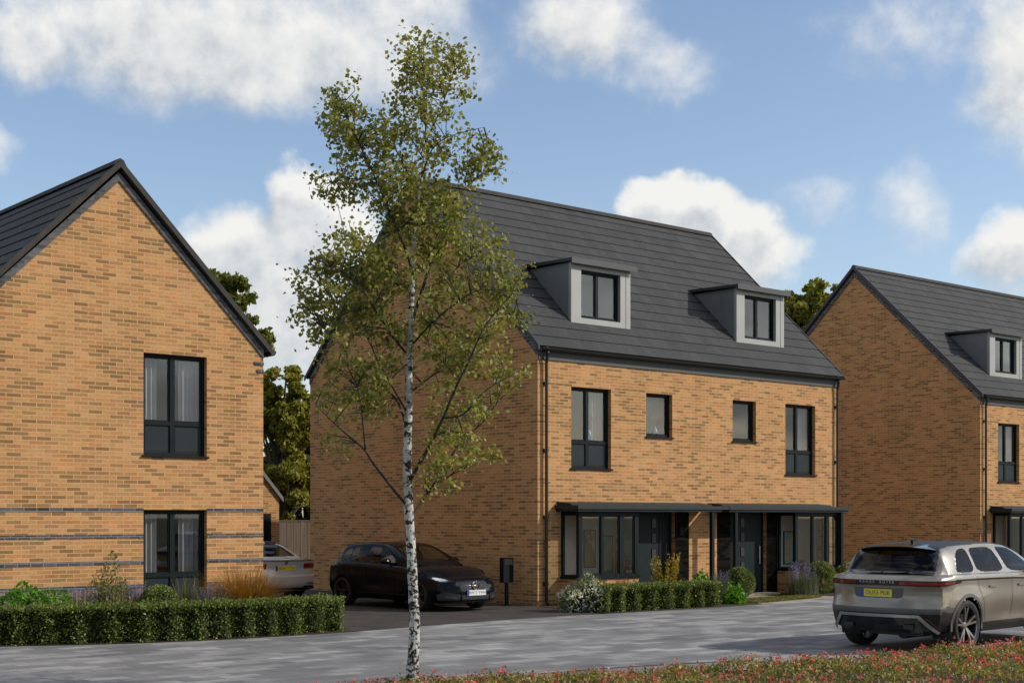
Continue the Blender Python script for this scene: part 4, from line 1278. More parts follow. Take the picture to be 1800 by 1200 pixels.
def arch_trim(car, w_, mat):
    for ax in car.sp['axles']:
        for sg in (-1, 1):
            mb = MB(); Ra = car.sp['arch']; rows = []
            for a in np.linspace(R(-8), R(188), 50):
                row = []
                for r in (Ra+.003, Ra+w_*.5, Ra+w_):
                    x, z = ax+r*math.cos(a), car.sp['rw']+r*math.sin(a)
                    hit, loc, nr, _ = car.body.ray_cast(Vector((x, sg*1.6, z)), Vector((0, -sg, 0)))
                    row.append(Vector((x, sg*(max(abs(loc.y), .93) if hit else .955)+sg*.009, z)))
                rows.append(row)
            for A, B in zip(rows[:-1], rows[1:]):
                if None in A or None in B: continue
                for j in range(2): mb.face([A[j], B[j], B[j+1], A[j+1]])
                mb.face([A[0], B[0], B[0]+Vector((0, -sg*.03, 0)), A[0]+Vector((0, -sg*.03, 0))])
                mb.face([A[2], B[2], B[2]+Vector((0, -sg*.012, 0)), A[2]+Vector((0, -sg*.012, 0))])
            if mb.f: mb.build('arch_trim', M[mat], car.root, smooth=True, angle=40)
bpy.context.view_layer.update()
arch_trim(suv, .052, 'car_grey')
def waist_strip(car, x0, x1, drop, th, mat):
    for sg in (-1, 1):
        mb = MB(); rows = []
        for x in np.linspace(x0, x1, 60):
            zc = float(car.tab('zs', np.array([x]))[0])-drop; row = []
            for z in (zc-th/2, zc+th/2):
                hit, loc, nr, _ = car.body.ray_cast(Vector((x, sg*1.6, z)), Vector((0, -sg, 0)))
                row.append(loc+Vector((0, sg*.005, 0)) if hit else None)
            rows.append(row)
        for A, B in zip(rows[:-1], rows[1:]):
            if None not in A and None not in B: mb.face([A[0], B[0], B[1], A[1]])
        mb.build('waist_strip', M[mat], car.root, smooth=True)
waist_strip(suv, .62, 4.1, .085, .026, 'gloss_black')
# light bar, lettering, plate recess and bumper
suv.rear_strip('light_bar', .985, 1.062, -.90, .90, 'gloss_black', out=.010, wrap=.50, taper=.55)
for sg in (-1, 1):
    a, b = sorted((sg*.36, sg*.885))
    suv.rear_strip('tail_light', 1.002, 1.046, a, b, 'red_lens' if sg < 0 else 'red_dark', out=.016, wrap=.34, taper=.5)
suv.text('RANGE  ROVER', .052, (.012, 0.0, 1.034), 'rear', 'chrome', None, 1.75)
rb = MB(); rp = np.zeros((24, 2, 3))
for i, y in enumerate(np.linspace(-.42, .42, 24)):
    for j, z in enumerate((.80, .955)): rp[i,j] = (float(suv.rear_in(np.array(y), np.array(z)))-.005, y*(1.0 if j else .92), z)
rb.grid(rp); rb.build('plate_recess', M['car_grey'], suv.root)
suv.plate('OU53 PUR', .046, .872, 'rear', 'plate_yellow', y=.02)
# silver lower trim: a flattened arch with kicked-out feet, black insert with exhaust finishers
def rear_poly(name, poly, mat, out, parent=None):
    mb = MB(); mb.face([(float(suv.rear_in(np.array(y), np.array(z)))-out, y, z) for y, z in poly]); return mb
tr = MB()
def seg(y0, z0, y1, z1, hw):
    q = 10
    for i in range(q):
        f0, f1 = i/q, (i+1)/q
        for a, b in ((-hw, hw),):
            pts = []
            for f, d in ((f0,a),(f1,a),(f1,b),(f0,b)):
                y, z = y0+(y1-y0)*f, z0+(z1-z0)*f
                dy, dz = (y1-y0), (z1-z0); l = math.hypot(dy, dz); y += -dz/l*d; z += dy/l*d
                pts.append((float(suv.rear_in(np.array(y), np.array(z)))-.028, y, z))
            tr.face(pts)
seg(-.66,.545,.66,.545,.022); seg(.64,.55,.86,.30,.026); seg(-.64,.55,-.86,.30,.026)
tr.build('bumper_trim', M['alu'], suv.root)
suv.rear_strip('bumper_insert', .30, .525, -.66, .66, 'gloss_black', out=.012)
for sg in (-1, 1):
    mb = MB(); mb.box(.045, sg*.50-.08, .36, .09, sg*.50+.08, .42); mb.build('exhaust_finisher', M['car_trim'], suv.root, bevel=.015)
for sg in (-1, 1):
    mb = MB(); mb.face([(float(suv.rear_in(np.array(y), np.array(z)))-.018, y, z) for y, z in ((sg*.72,.53),(sg*.745,.53),(sg*.90,.345),(sg*.885,.335))])
    mb.build('reflector', M['red_dark'], suv.root)
# spoiler, shark fin, wiper, roof and door shut lines
mb = MB(); P = np.zeros((22, 3, 3))
for i, y in enumerate(np.linspace(-.63, .63, 22)):
    b = .12*(abs(y)/.63)**3; zz = 1.545-.05*(abs(y)/.63)**2.5
    P[i,0] = (.86+b, y, zz+.045); P[i,1] = (.46+b, y, zz+.006); P[i,2] = (.55+b, y, zz-.03)
mb.grid(P); mb.build('spoiler', M['gloss_black'], suv.root, smooth=True)
mb = MB(); mb.prism([(1.02,1.58),(1.22,1.59),(1.06,1.665),(1.01,1.655)], 'y', -.022, .022); mb.build('aerial_fin', M['gloss_black'], suv.root, bevel=.008)
mb = MB(); mb.tube([(.215,.05,1.165),(.28,.02,1.215),(.27,-.34,1.225)], [.012,.010,.006], 6); mb.build('rear_wiper', M['car_trim'], suv.root)
suv.mirror(3.02, 1.19, .90, -1, 'paint_champagne'); suv.mirror(3.02, 1.19, .90, 1, 'paint_champagne')
def shut_lines(car, lines, name='door_gap', hw=.004):
    sp = car.sp
    for line in lines:
        for sg in (-1, 1):
            mb = MB(); pts = []
            for (xa, za), (xb, zb_) in zip(line[:-1], line[1:]):
                for f in np.linspace(0, 1, 12): pts.append((xa+(xb-xa)*f, za+(zb_-za)*f))
            o = car.body; ok, _, _, _ = True, 0, 0, 0
            dep = bpy.context.evaluated_depsgraph_get()
            P3 = []
            for x, z in pts:
                hit, loc, nr, _ = o.ray_cast(Vector((x, sg*1.6, z)), Vector((0, -sg, 0)))
                if hit: P3.append((Vector(loc), Vector(nr)))
            q = [(p+Vector((-hw, sg*.0035, 0)), p+Vector((hw, sg*.0035, 0))) if abs(line[0][0]-line[-1][0]) < abs(line[0][1]-line[-1][1]) else (p+Vector((0, sg*.0035, -hw)), p+Vector((0, sg*.0035, hw))) for p, _ in P3]
            for a, b in zip(q[:-1], q[1:]): mb.face([a[0], a[1], b[1], b[0]])
            if q: mb.build(name, M['ink'], car.root)
bpy.context.view_layer.update()
shut_lines(suv, [[(1.50,.46),(1.42,.75),(1.30,.93),(1.25,1.12)], [(2.36,.44),(2.36,1.12)], [(3.42,.44),(3.38,1.06)], [(.28,.70),(.30,.97)]])
for x in (1.62, 2.56):
    mb = MB(); mb.box(x, -.968, .935, x+.22, -.952, .965); mb.build('door_handle', M['paint_champagne'], suv.root, bevel=.006)
    mb = MB(); mb.box(x, .952, .935, x+.22, .968, .965); mb.build('door_handle', M['paint_champagne'], suv.root, bevel=.006)
suv.seats([(1.55, (-.42, 0.02, .42)), (2.55, (-.40, .40))], 'seat')
mb = MB(); mb.tube([(4.2,.0,.24),(.75,.0,.24)], .09, 8); mb.box(.55, -.45, .22, 1.35, .45, .34); mb.build('underbody', M['car_trim'], suv.root)

# ---------------- black hatchback, nose to the street
def z_hatch(C, mi):
    x, y, z = C.T; ay = np.abs(y)
    mi[z < .21] = 1
    mi[(x > .45) & (x < 2.9) & (z > .935) & (ay < .76)] = 4
HATCH = dict(tint='car_glass_clear', L=4.42, W=.90, rw=.325, rim=.72, arch=.36, wmin=.52, axles=(.80, 3.53), bow=(.30, .36), wend=(.88, .84), shoulder=.95,
    w=[(0,.86),(.3,.89),(.9,.90),(2.2,.89),(3.5,.90),(4.1,.875),(4.42,.80)],
    zs=[(0,.93),(.3,.975),(1,.985),(2.2,.955),(2.9,.92),(3.5,.86),(4.0,.775),(4.42,.66)],
    zt=[(0,.95),(.3,.99),(1,1.0),(2.2,.98),(2.9,.975),(3.5,.925),(4.0,.835),(4.42,.70)],
    zb=[(0,.26),(.5,.19),(2.2,.18),(4.0,.17),(4.42,.20)],
    rear=[(.2,.12),(.4,.02),(.6,.0),(.85,.05),(1.0,.16),(1.3,.18),(1.7,.18)], front=[(.15,.06),(.25,.0),(.42,.0),(.55,.03),(.66,.10),(.72,.20),(1.0,.24),(1.7,.24)],
    zones=[z_hatch], hollow=.03,
    cab=(.10, 3.22), wcb=[(.10,.70),(.5,.80),(1.2,.825),(2.2,.82),(2.7,.80),(3.22,.68)], wcr=[(.10,.5),(.6,.56),(1.4,.585),(2.1,.585),(2.7,.56),(3.22,.52)],
    zr=[(.10,.965),(.22,1.12),(.42,1.31),(.60,1.375),(1.0,1.415),(1.5,1.435),(1.95,1.425),(2.25,1.375),(2.6,1.235),(3.22,.95)],
    glass=[('side', [(.60,1.04),(.98,1.02),(.98,1.30),(.80,1.25)]), ('side', [(1.02,1.02),(1.58,1.00),(1.55,1.335),(1.02,1.31)]), ('side', [(1.66,1.00),(2.74,.985),(2.40,1.19),(2.12,1.315),(1.63,1.338)]),
           ('rear', [(.20,0),(.42,0),(.42,.50),(.24,.56)]), ('front', [(2.22,0),(3.10,0),(3.02,.60),(2.30,.50)])],
    cabzones=[lambda C, mi, wt: mi.__setitem__((C[:,0] < .44) & (np.abs(C[:,1]) < .62), 1)])
hat = Car(HATCH, 'parked_car', 'glossy black hatchback parked nose out beside the brick gable wall', (18.72, 27.85, .008), R(-88), 'paint_black')
for ax in HATCH['axles']:
    for sg in (-1, 1): hat.wheel(ax, sg, 5, 'rim_dark')
def front_panel(car, name, poly, mat, out=.006, parent=None, dens=1):
    """poly in (y, z), laid on the nose skin; fan from its centre so that it follows the curve"""
    P = np.asarray(poly, float); c = P.mean(0); mb = MB(); n = 5
    fx = lambda y, z: car.L-float(car.front_in(np.array(y), np.array(z)))+out
    Q = []
    for i in range(len(P)):
        a, b = P[i], P[(i+1) % len(P)]
        for f in np.linspace(0, 1, 6)[:-1]: Q.append(a+(b-a)*f)
    Q = np.array(Q); k = len(Q)
    for r in range(n):
        f0, f1 = r/n, (r+1)/n
        for i in range(k):
            j = (i+1) % k
            q = [c+(Q[i]-c)*f0, c+(Q[i]-c)*f1, c+(Q[j]-c)*f1, c+(Q[j]-c)*f0]
            pts = [(fx(y, z), y, z) for y, z in q]
            mb.face(pts[1:] if r == 0 else pts)
    return mb.build(name, M[mat], parent or car.root, smooth=True, merge=True)
gr = front_panel(hat, 'grille', [(-.44,.63),(.44,.63),(.50,.56),(.36,.43),(-.36,.43),(-.50,.56)], 'gloss_black', .010)
mb = MB()
for sg in (-1, 1):
    for z in (.515, .545):
        a, b = sorted((sg*.11, sg*.44)); mb.box(4.42-float(hat.front_in(np.array(.3), np.array(z)))+.004, a, z-.006, 4.42-float(hat.front_in(np.array(.2), np.array(z)))+.022, b, z+.006)
mb.build('grille_bar', M['car_grey'], gr)
mb = MB(); X = 4.42+.022; yc, zc = 0, .545
for k in range(32):
    a0, a1 = 2*math.pi*k/32, 2*math.pi*(k+1)/32
    p = lambda a, r, x: (x, r*math.cos(a), zc+r*math.sin(a))
    mb.face([p(a0,.085,X), p(a1,.085,X), p(a1,.098,X), p(a0,.098,X)]); mb.face([p(a0,.098,X), p(a1,.098,X), p(a1,.10,X-.03), p(a0,.10,X-.03)]); mb.face([p(a1,.085,X), p(a0,.085,X), p(a0,.083,X-.03), p(a1,.083,X-.03)])
for q in range(3):
    a = R(90+120*q); d = Vector((0, math.cos(a), math.sin(a))); n_ = Vector((0, -math.sin(a), math.cos(a)))
    c = Vector((X-.004, 0, zc)); mb.face([c+n_*.014, c+d*.088, c-n_*.014])
    mb.face([c+n_*.014+Vector((-.02,0,0)), c+n_*.014, c-n_*.014, c-n_*.014+Vector((-.02,0,0))])
mb.build('emblem', M['chrome'], gr)
for sg in (-1, 1):
    h = front_panel(hat, 'headlight', [(sg*.52,.645),(sg*.60,.695),(sg*.80,.745),(sg*.845,.70),(sg*.80,.635),(sg*.66,.60)], 'rim_dark', .012)
    front_panel(hat, 'lens', [(sg*.60,.655),(sg*.64,.688),(sg*.79,.725),(sg*.82,.695),(sg*.77,.65),(sg*.67,.63)], 'chrome', .018, h)
    front_panel(hat, 'air_intake', [(sg*.40,.36),(sg*.72,.42),(sg*.82,.36),(sg*.80,.24),(sg*.42,.24)], 'car_trim', .010)
    front_panel(hat, 'intake_fin', [(sg*.48,.30),(sg*.70,.335),(sg*.70,.32),(sg*.48,.28)], 'car_grey', .018)
front_panel(hat, 'lower_grille', [(-.38,.35),(.38,.35),(.36,.24),(-.36,.24)], 'car_trim', .012)
mb = MB(); P = np.zeros((30, 2, 3))
for i, y in enumerate(np.linspace(-.80, .80, 30)):
    xx = 4.42-float(hat.front_in(np.array(y), np.array(.2))); P[i,0] = (xx-.06, y, .185); P[i,1] = (xx+.035, y, .18)
mb.grid(P); mb.build('splitter', M['gloss_black'], hat.root)
hat.plate('BW17 YWH', 4.42+.012, .395, 'front', 'plate_white')
hat.mirror(2.52, 1.03, .83, -1, 'paint_black'); hat.mirror(2.52, 1.03, .83, 1, 'paint_black')
mb = MB(); P = np.zeros((16, 2, 3))
for i, y in enumerate(np.linspace(-.56, .56, 16)): P[i,0] = (.62, y, 1.40-.03*(y/.56)**2); P[i,1] = (.33, y, 1.355-.04*(y/.56)**2)
mb.grid(P); mb.build('spoiler', M['paint_black'], hat.root, smooth=True)
bpy.context.view_layer.update()
shut_lines(hat, [[(1.16,.42),(1.05,.70),(1.0,.95)], [(1.66,.30),(1.63,.94)], [(2.86,.34),(2.80,.90)], [(.95,.33),(3.1,.33)]])
for x in (1.22, 2.0):
    for sg in (-1, 1):
        a, b = sorted((sg*.885, sg*.905)); mb = MB(); mb.box(x, a, .80, x+.2, b, .825); mb.build('door_handle', M['paint_black'], hat.root, bevel=.006)
for sg in (-1, 1):
    a, b = sorted((sg*.55, sg*.86)); hat.rear_strip('tail_light', .80, .90, a, b, 'red_lens', out=.008)
hat.seats([(1.15, (-.36, .36)), (2.0, (-.36, .36))], 'seat_tan')
mb = MB()
for k in range(24):
    a0, a1 = 2*math.pi*k/24, 2*math.pi*(k+1)/24
    p = lambda a, r: (2.42-.10*math.sin(a), -.36+r*math.cos(a), 1.02+r*math.sin(a)*.9)
    mb.face([p(a0,.16), p(a1,.16), p(a1,.19), p(a0,.19)])
mb.build('steering_wheel', M['car_trim'], hat.root)
mb = MB(); mb.obox((2.78, 0, .985), (.30,0,-.03), (0,.66,0), (.004,0,.035)); mb.build('dashboard', M['car_trim'], hat.root, bevel=.02)

# ---------------- silver saloon behind, tail to the street
def z_sal(C, mi):
    x, y, z = C.T; ay = np.abs(y)
    mi[z < .23] = 1
    mi[(x < .4) & (z < .40) & (ay > .50)] = 1
    mi[(x > 1.0) & (x < 3.2) & (z > .94) & (ay < .76)] = 4
SAL = dict(tint='car_glass_clear', L=4.65, W=.91, rw=.325, rim=.70, arch=.36, wmin=.52, axles=(1.02, 3.83), bow=(.20, .36), wend=(.87, .84), shoulder=.93,
    w=[(0,.865),(.3,.895),(1.0,.91),(2.4,.905),(3.8,.91),(4.3,.88),(4.65,.80)],
    zs=[(0,.985),(.3,1.0),(1.0,.985),(2.4,.95),(3.2,.90),(4.2,.78),(4.65,.66)], zt=[(0,1.01),(.3,1.03),(1.0,1.02),(2.4,.97),(3.2,.95),(4.2,.83),(4.65,.70)],
    zb=[(0,.27),(.5,.20),(2.4,.18),(4.65,.20)],
    rear=[(.2,.16),(.32,.06),(.40,.0),(.60,.0),(.64,.05),(.80,.06),(.95,.02),(1.0,.0),(1.03,.10),(1.7,.12)], front=[(.15,.06),(.4,.0),(.66,.10),(1.0,.2),(1.7,.2)],
    zones=[z_sal], hollow=.02,
    cab=(.52, 3.42), wcb=[(.52,.74),(1.0,.80),(1.8,.82),(2.6,.81),(3.42,.70)], wcr=[(.52,.54),(1.2,.56),(2.0,.57),(2.6,.55),(3.42,.52)],
    zr=[(.52,1.0),(.9,1.165),(1.3,1.33),(1.7,1.405),(2.1,1.42),(2.5,1.36),(2.9,1.18),(3.42,.94)],
    glass=[('side', [(1.1,1.04),(1.9,1.02),(1.9,1.32),(1.62,1.30)]), ('side', [(1.97,1.02),(2.95,1.0),(2.5,1.24),(1.97,1.325)]), ('rear', [(.64,0),(1.38,0),(1.34,.50),(.66,.62)]), ('front', [(2.5,0),(3.3,0),(3.25,.6),(2.55,.5)])],
    cabzones=[lambda C, mi, wt: None])
sal = Car(SAL, 'parked_car', 'silver saloon car with yellow rear plate parked behind the left house', (17.42, 28.65, .008), R(89), 'paint_silver')
for ax in SAL['axles']:
    for sg in (-1, 1): sal.wheel(ax, sg, 5, 'rim_face')
for sg in (-1, 1):
    a, b = sorted((sg*.50, sg*.86)); sal.rear_strip('tail_light', .785, .905, a, b, 'red_lens', out=.010, wrap=.16, taper=.4)
    mb = MB(); mb.box(.03, sg*.66-.09, .30, .10, sg*.66+.09, .37); mb.build('exhaust_finisher', M['car_trim'], sal.root)
    a, b = sorted((sg*.56, sg*.80)); sal.rear_strip('reflector', .43, .455, a, b, 'red_dark', out=.006)
sal.rear_strip('boot_lip', .955, .975, -.80, .80, 'car_grey', out=.003)
sal.rear_strip('bumper_insert', .28, .345, -.55, .55, 'car_trim', out=.004)
sal.plate('BD67 YTN', .052, .80, 'rear', 'plate_yellow', y=.0)
mb = MB()
for r0, r1, x in ((0, .028, .015), (.028, .042, .012)):
    for k in range(20):
        a0, a1 = 2*math.pi*k/20, 2*math.pi*(k+1)/20
        p = lambda a, r: (x, r*math.cos(a), .925+r*math.sin(a)); mb.face([p(a0,r0), p(a1,r0), p(a1,r1), p(a0,r1)] if r0 else [p(a0,0), p(a0,r1), p(a1,r1)])
mb.build('emblem', M['car_grey'], sal.root)
sal.mirror(2.75, 1.02, .84, -1, 'paint_silver'); sal.mirror(2.75, 1.02, .84, 1, 'paint_silver')
sal.seats([(1.6, (-.36, .36)), (2.45, (-.36, .36))], 'seat')
# ------------------------------------------------------------------ ground
def struct(name, mb, mat, kind='structure', label=None, cat=None):
    o = mb.build(name, M[mat]); o['kind'] = kind
    if label: o['label'] = label
    if cat: o['category'] = cat
    return o
def poly_sheet(name, pts, z, mat, kind='structure', skirt=0.0):
    mb = MB(); mb.face([(x, y, z) for x, y in pts])
    if skirt:
        n = len(pts)
        for i in range(n):
            a, b = pts[i], pts[(i+1) % n]; mb.face([(a[0],a[1],z-skirt),(b[0],b[1],z-skirt),(b[0],b[1],z),(a[0],a[1],z)])
    return struct(name, mb, mat, kind)
def curve_pts(P, n=10):
    """Catmull-Rom through the points"""
    P = [np.array(p, float) for p in P]; out = []
    for i in range(len(P)-1):
        p0, p1, p2, p3 = P[max(i-1,0)], P[i], P[i+1], P[min(i+2,len(P)-1)]
        for k in range(n):
            u = k/n; out.append(tuple(.5*((2*p1)+(-p0+p2)*u+(2*p0-5*p1+4*p2-p3)*u*u+(-p0+3*p1-3*p2+p3)*u**3)))
    out.append(tuple(P[-1])); return out

mb = MB(); g = np.linspace(-1, 1, 41); g = np.sign(g)*np.abs(g)**3*1800
for i in range(40):
    for j in range(40):
        mb.face([(g[i],g[j],-.012),(g[i+1],g[j],-.012),(g[i+1],g[j+1],-.012),(g[i],g[j+1],-.012)])
struct('ground', mb, 'earth')
far_edge = curve_pts([(-8,26.5),(0,24.4),(6,22.7),(8.16,21.80),(9.3,21.22),(10.54,20.82),(12.02,20.62),(13.59,20.62),(15.02,20.83),(17,21.05),(19.2,21.22),(20.46,21.12),(24.04,21.05),(27,21.4),(28.9,21.7),(33,22.3),(38,22.6),(60,23)])
near_edge = curve_pts([(60,11.6),(30,11.6),(22,11.55),(20.6,11.45),(18.4,11.35),(16.2,11.70),(14.2,12.25),(12.2,12.95),(10.6,13.6),(9.2,13.9),(8,13.6),(4,13.4),(-8,14)])
poly_sheet('road', far_edge+near_edge, .004, 'road')
poly_sheet('driveway', [(14.02,20.66),(15.02,20.85),(17,21.07),(19.2,21.24),(20.4,21.14),(20.5,22.0),(20.75,23.2),(21.02,23.9),(21.02,44),(14.02,44)], .008, 'tarmac')
poly_sheet('planting_bed', [(20.48,21.16),(20.9,21.10),(24.04,21.07),(25.5,21.20),(25.6,22.2),(25.0,23.3),(21.05,23.91),(20.8,23.3),(20.55,22.1)], .012, 'soil', skirt=.03)
poly_sheet('planting_bed', [(14.0,20.70),(13.4,20.66),(12.0,20.66),(10.54,20.86),(9.3,21.26),(8.16,21.84),(6.5,22.6),(5,23.2),(5,23.88),(14.0,23.88)], .012, 'soil', skirt=.03)
lw = poly_sheet('lawn', curve_pts([(25.3,22.15),(26.1,22.45),(27.4,22.62),(28.6,22.55),(28.9,22.1),(28.0,21.75),(26.6,21.5),(25.55,21.35)], 6), .016, 'lawn', skirt=.03)
poly_sheet('path', [(24.3,23.3),(25.4,22.3),(25.45,21.3),(26.3,21.38),(29.4,21.85),(29.0,22.6),(28.3,22.8),(28.3,23.9),(24.3,23.9)], .010, 'path', skirt=.02)
poly_sheet('planting_bed', [(28.5,22.85),(29.3,22.35),(33,22.45),(33,23.9),(28.5,23.9)], .014, 'soil', skirt=.03)
poly_sheet('planting_bed', [(p[0], p[1]-.02) for p in near_edge[::-1]]+[(60,6),(-8,6)], .008, 'soil')
# a thin dark flush line along the road's near side
mb = MB(); L = curve_pts([(11.35,13.55),(12.6,13.55),(14.0,13.32),(15.4,12.95)], 10)
for a, b in zip(L[:-1], L[1:]): mb.face([(a[0],a[1]-.025,.0085),(b[0],b[1]-.025,.0085),(b[0],b[1]+.025,.0085),(a[0],a[1]+.025,.0085)])
struct('dark_line', mb, 'soil')

# ------------------------------------------------------------------ plants
def mesh_join(parts):
    V = []; F = []; off = 0
    for v, f in parts: V.append(v); F.append(f+off); off += len(v)
    return np.concatenate(V), np.concatenate(F)

def plant_blades(name, mat, parent, n, base_r, h, lean=.35, w=.016, seg=4, origin=(0,0,0), droop=.35):
    """n tapering blades from a tuft"""
    V = []; F = []
    for i in range(n):
        a = RNG.uniform(0, 2*math.pi); r = base_r*math.sqrt(RNG.uniform())
        x0, y0 = r*math.cos(a), r*math.sin(a); hh = h*RNG.uniform(.6, 1.05); ln = lean*RNG.uniform(.1, 1)
        a2 = a+RNG.normal()*.8; dx, dy = math.cos(a2), math.sin(a2); px, py = -dy, dx
        b = len(V)
        for k in range(seg+1):
            f = k/seg; ww = w*(1-f*.85)*RNG.uniform(.8,1.1); d = ln*hh*f**1.8; z = hh*(f-droop*ln*f**3)
            V += [(origin[0]+x0+dx*d-px*ww/2, origin[1]+y0+dy*d-py*ww/2, origin[2]+z), (origin[0]+x0+dx*d+px*ww/2, origin[1]+y0+dy*d+py*ww/2, origin[2]+z)]
        for k in range(seg): F.append((b+2*k, b+2*k+1, b+2*k+3, b+2*k+2))
    return np_mesh(name, np.array(V), np.array(F), M[mat], parent)

def dome_points(n, rx, ry, rz, shell=.35, noise=.12):
    d = RNG.normal(size=(n,3)); d[:,2] = np.abs(d[:,2])*1.0-.25*RNG.uniform(size=n); d /= np.linalg.norm(d,axis=1)[:,None]
    ph = RNG.uniform(0, 6, 3)
    lump = 1+noise*(np.sin(d[:,0]*7+ph[0])+np.sin(d[:,1]*6+ph[1])+np.sin(d[:,2]*8+ph[2]))/2
    r = lump*(1-shell*RNG.uniform(size=n)**2)
    return d*r[:,None]*np.array([rx,ry,rz]), d

def dome_core(parent, rx, ry, rz, z0=0.0, name='shade_core'):
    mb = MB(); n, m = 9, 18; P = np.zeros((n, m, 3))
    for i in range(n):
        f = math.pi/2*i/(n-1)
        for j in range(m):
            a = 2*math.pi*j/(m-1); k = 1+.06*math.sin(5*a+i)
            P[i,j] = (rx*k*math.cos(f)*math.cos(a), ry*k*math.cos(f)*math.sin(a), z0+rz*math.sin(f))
    mb.grid(P); return mb.build(name, M['core'], parent, smooth=True, merge=True)  # solid dark dome painted as the shade inside the foliage

def shrub(name, label, cat, loc, rx, ry, rz, leaf, mat, n, core=.72, group=None, shell=.35, noise=.14, z0=.0):
    T = thing(name, label, cat, loc, RNG.uniform(0,6), group)
    P, d = dome_points(n, rx, ry, rz, shell, noise); P[:,2] = np.maximum(P[:,2]+z0, .015)
    V, F = leaf_quads(P, leaf, d*.9)
    np_mesh('foliage', V, F, M[mat], T)
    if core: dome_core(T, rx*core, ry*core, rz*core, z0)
    return T

def flower_spikes(name, parent, mat, n, r, h0, h1, size=.022, per=26):
    """upright spikes of small florets"""
    P = []
    for i in range(n):
        a = RNG.uniform(0, 2*math.pi); rr = r*math.sqrt(RNG.uniform()); tip = RNG.uniform(h0+.6*(h1-h0), h1)
        lx, ly = RNG.normal()*.05, RNG.normal()*.05
        for k in range(per):
            f = RNG.uniform(); z = h0+(tip-h0)*f; s = .022*(1-.7*f)
            P.append((rr*math.cos(a)+lx*f+RNG.normal()*s, rr*math.sin(a)+ly*f+RNG.normal()*s, z))
    V, F = leaf_quads(np.array(P), size)
    return np_mesh(name, V, F, M[mat], parent)

def hedge(label, path, width, height, n, group='clipped hedges'):
    """clipped hedge following a ground path: dark inner body, thousands of small leaves, plants showing as vertical bulges"""
    path = [np.array(p) for p in path]
    c = np.array(path)[len(path)//2]
    T = thing('hedge', label, 'hedge', (c[0], c[1], 0), 0, group)
    seg = [np.linalg.norm(b-a) for a, b in zip(path[:-1], path[1:])]; S = np.concatenate([[0], np.cumsum(seg)]); L = S[-1]
    pa = np.array(path)-c
    def at(s, off):
        s = np.clip(s, 0, L); x = np.interp(s, S, pa[:,0]); y = np.interp(s, S, pa[:,1])
        e = .02; tx = np.interp(np.clip(s+e,0,L), S, pa[:,0])-np.interp(np.clip(s-e,0,L), S, pa[:,0]); ty = np.interp(np.clip(s+e,0,L), S, pa[:,1])-np.interp(np.clip(s-e,0,L), S, pa[:,1])
        l = np.hypot(tx, ty)+1e-9; return x-ty/l*off, y+tx/l*off, -ty/l, tx/l, tx/l, ty/l
    # off 0 = street face, off = width = back face
    bulge = lambda s: .5+.5*np.cos(2*math.pi*s/.46+.8*np.sin(s*1.7))
    areas = [L*height, L*height*.5, L*width*1.3, width*height*1.2, width*height*1.2]; areas = np.array(areas)/sum(areas)
    pts = []; nor = []
    for kind, fr in enumerate(areas):
        k = int(n*fr)
        if kind < 3: s = RNG.uniform(0, L, k)
        else: s = np.full(k, 0.0 if kind == 3 else L)
        depth = .10*RNG.uniform(size=k)**1.7
        if kind in (0,1):
            z = height*RNG.uniform(0.02, 1, k); o = depth+.13*(1-bulge(s))*np.clip((height*.96-z)/.12, 0, 1)
            off = o if kind == 0 else width-o; x, y, nx, ny, tx, ty = at(s, off); sg = -1 if kind == 0 else 1
            pts.append(np.stack([x, y, z], 1)); nor.append(np.stack([sg*nx, sg*ny, 0*nx+.25], 1))
        elif kind == 2:
            off = RNG.uniform(0, width, k); x, y, nx, ny, tx, ty = at(s, off)
            edge = np.minimum(off, width-off); z = height-depth*.7-.03*np.clip(1-edge/.08, 0, 1)+.018*np.sin(s*9)*np.sin(off*11)+.012*RNG.normal(size=k)+.055*RNG.uniform(size=k)**7
            pts.append(np.stack([x, y, z], 1)); nor.append(np.stack([0*nx, 0*nx, 0*nx+1.2], 1))
        else:
            off = RNG.uniform(0, width, k); z = height*RNG.uniform(0.02, 1, k); sg = -1 if kind == 3 else 1
            x, y, nx, ny, tx, ty = at(s, off); x = x-sg*tx*depth; y = y-sg*ty*depth
            pts.append(np.stack([x, y, z], 1)); nor.append(np.stack([sg*tx, sg*ty, 0*nx+.2], 1))
    P = np.concatenate(pts); N = np.concatenate(nor); P += RNG.normal(size=P.shape)*.008; P[:,2] = np.maximum(P[:,2], .02)
    V, F = leaf_quads(P, .042, N*1.0)
    np_mesh('foliage', V, F, M['leaf_hedge'], T)
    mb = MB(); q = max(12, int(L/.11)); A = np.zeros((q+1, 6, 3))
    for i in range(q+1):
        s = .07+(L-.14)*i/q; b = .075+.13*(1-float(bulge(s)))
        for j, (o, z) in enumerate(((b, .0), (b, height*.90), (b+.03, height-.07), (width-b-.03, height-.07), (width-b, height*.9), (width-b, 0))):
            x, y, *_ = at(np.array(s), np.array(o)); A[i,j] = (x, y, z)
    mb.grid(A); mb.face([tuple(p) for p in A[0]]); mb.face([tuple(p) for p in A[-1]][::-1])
    mb.build('hedge_shade_core', M['core'], T)  # solid dark body painted as the shade inside the hedge
    return T

hedge('long low clipped hedge curving in front of the left house', curve_pts([(4.5,23.0),(6.6,22.45),(8.18,21.83),(9.3,21.27),(10.54,20.87),(12.02,20.68),(13.0,20.70),(13.86,20.85)], 8), .62, .60, 30000)
hedge('short clipped box hedge under the left bay window of the middle houses', [(20.62,21.22),(22.3,21.16),(24.05,21.14)], .62, .55, 15000)

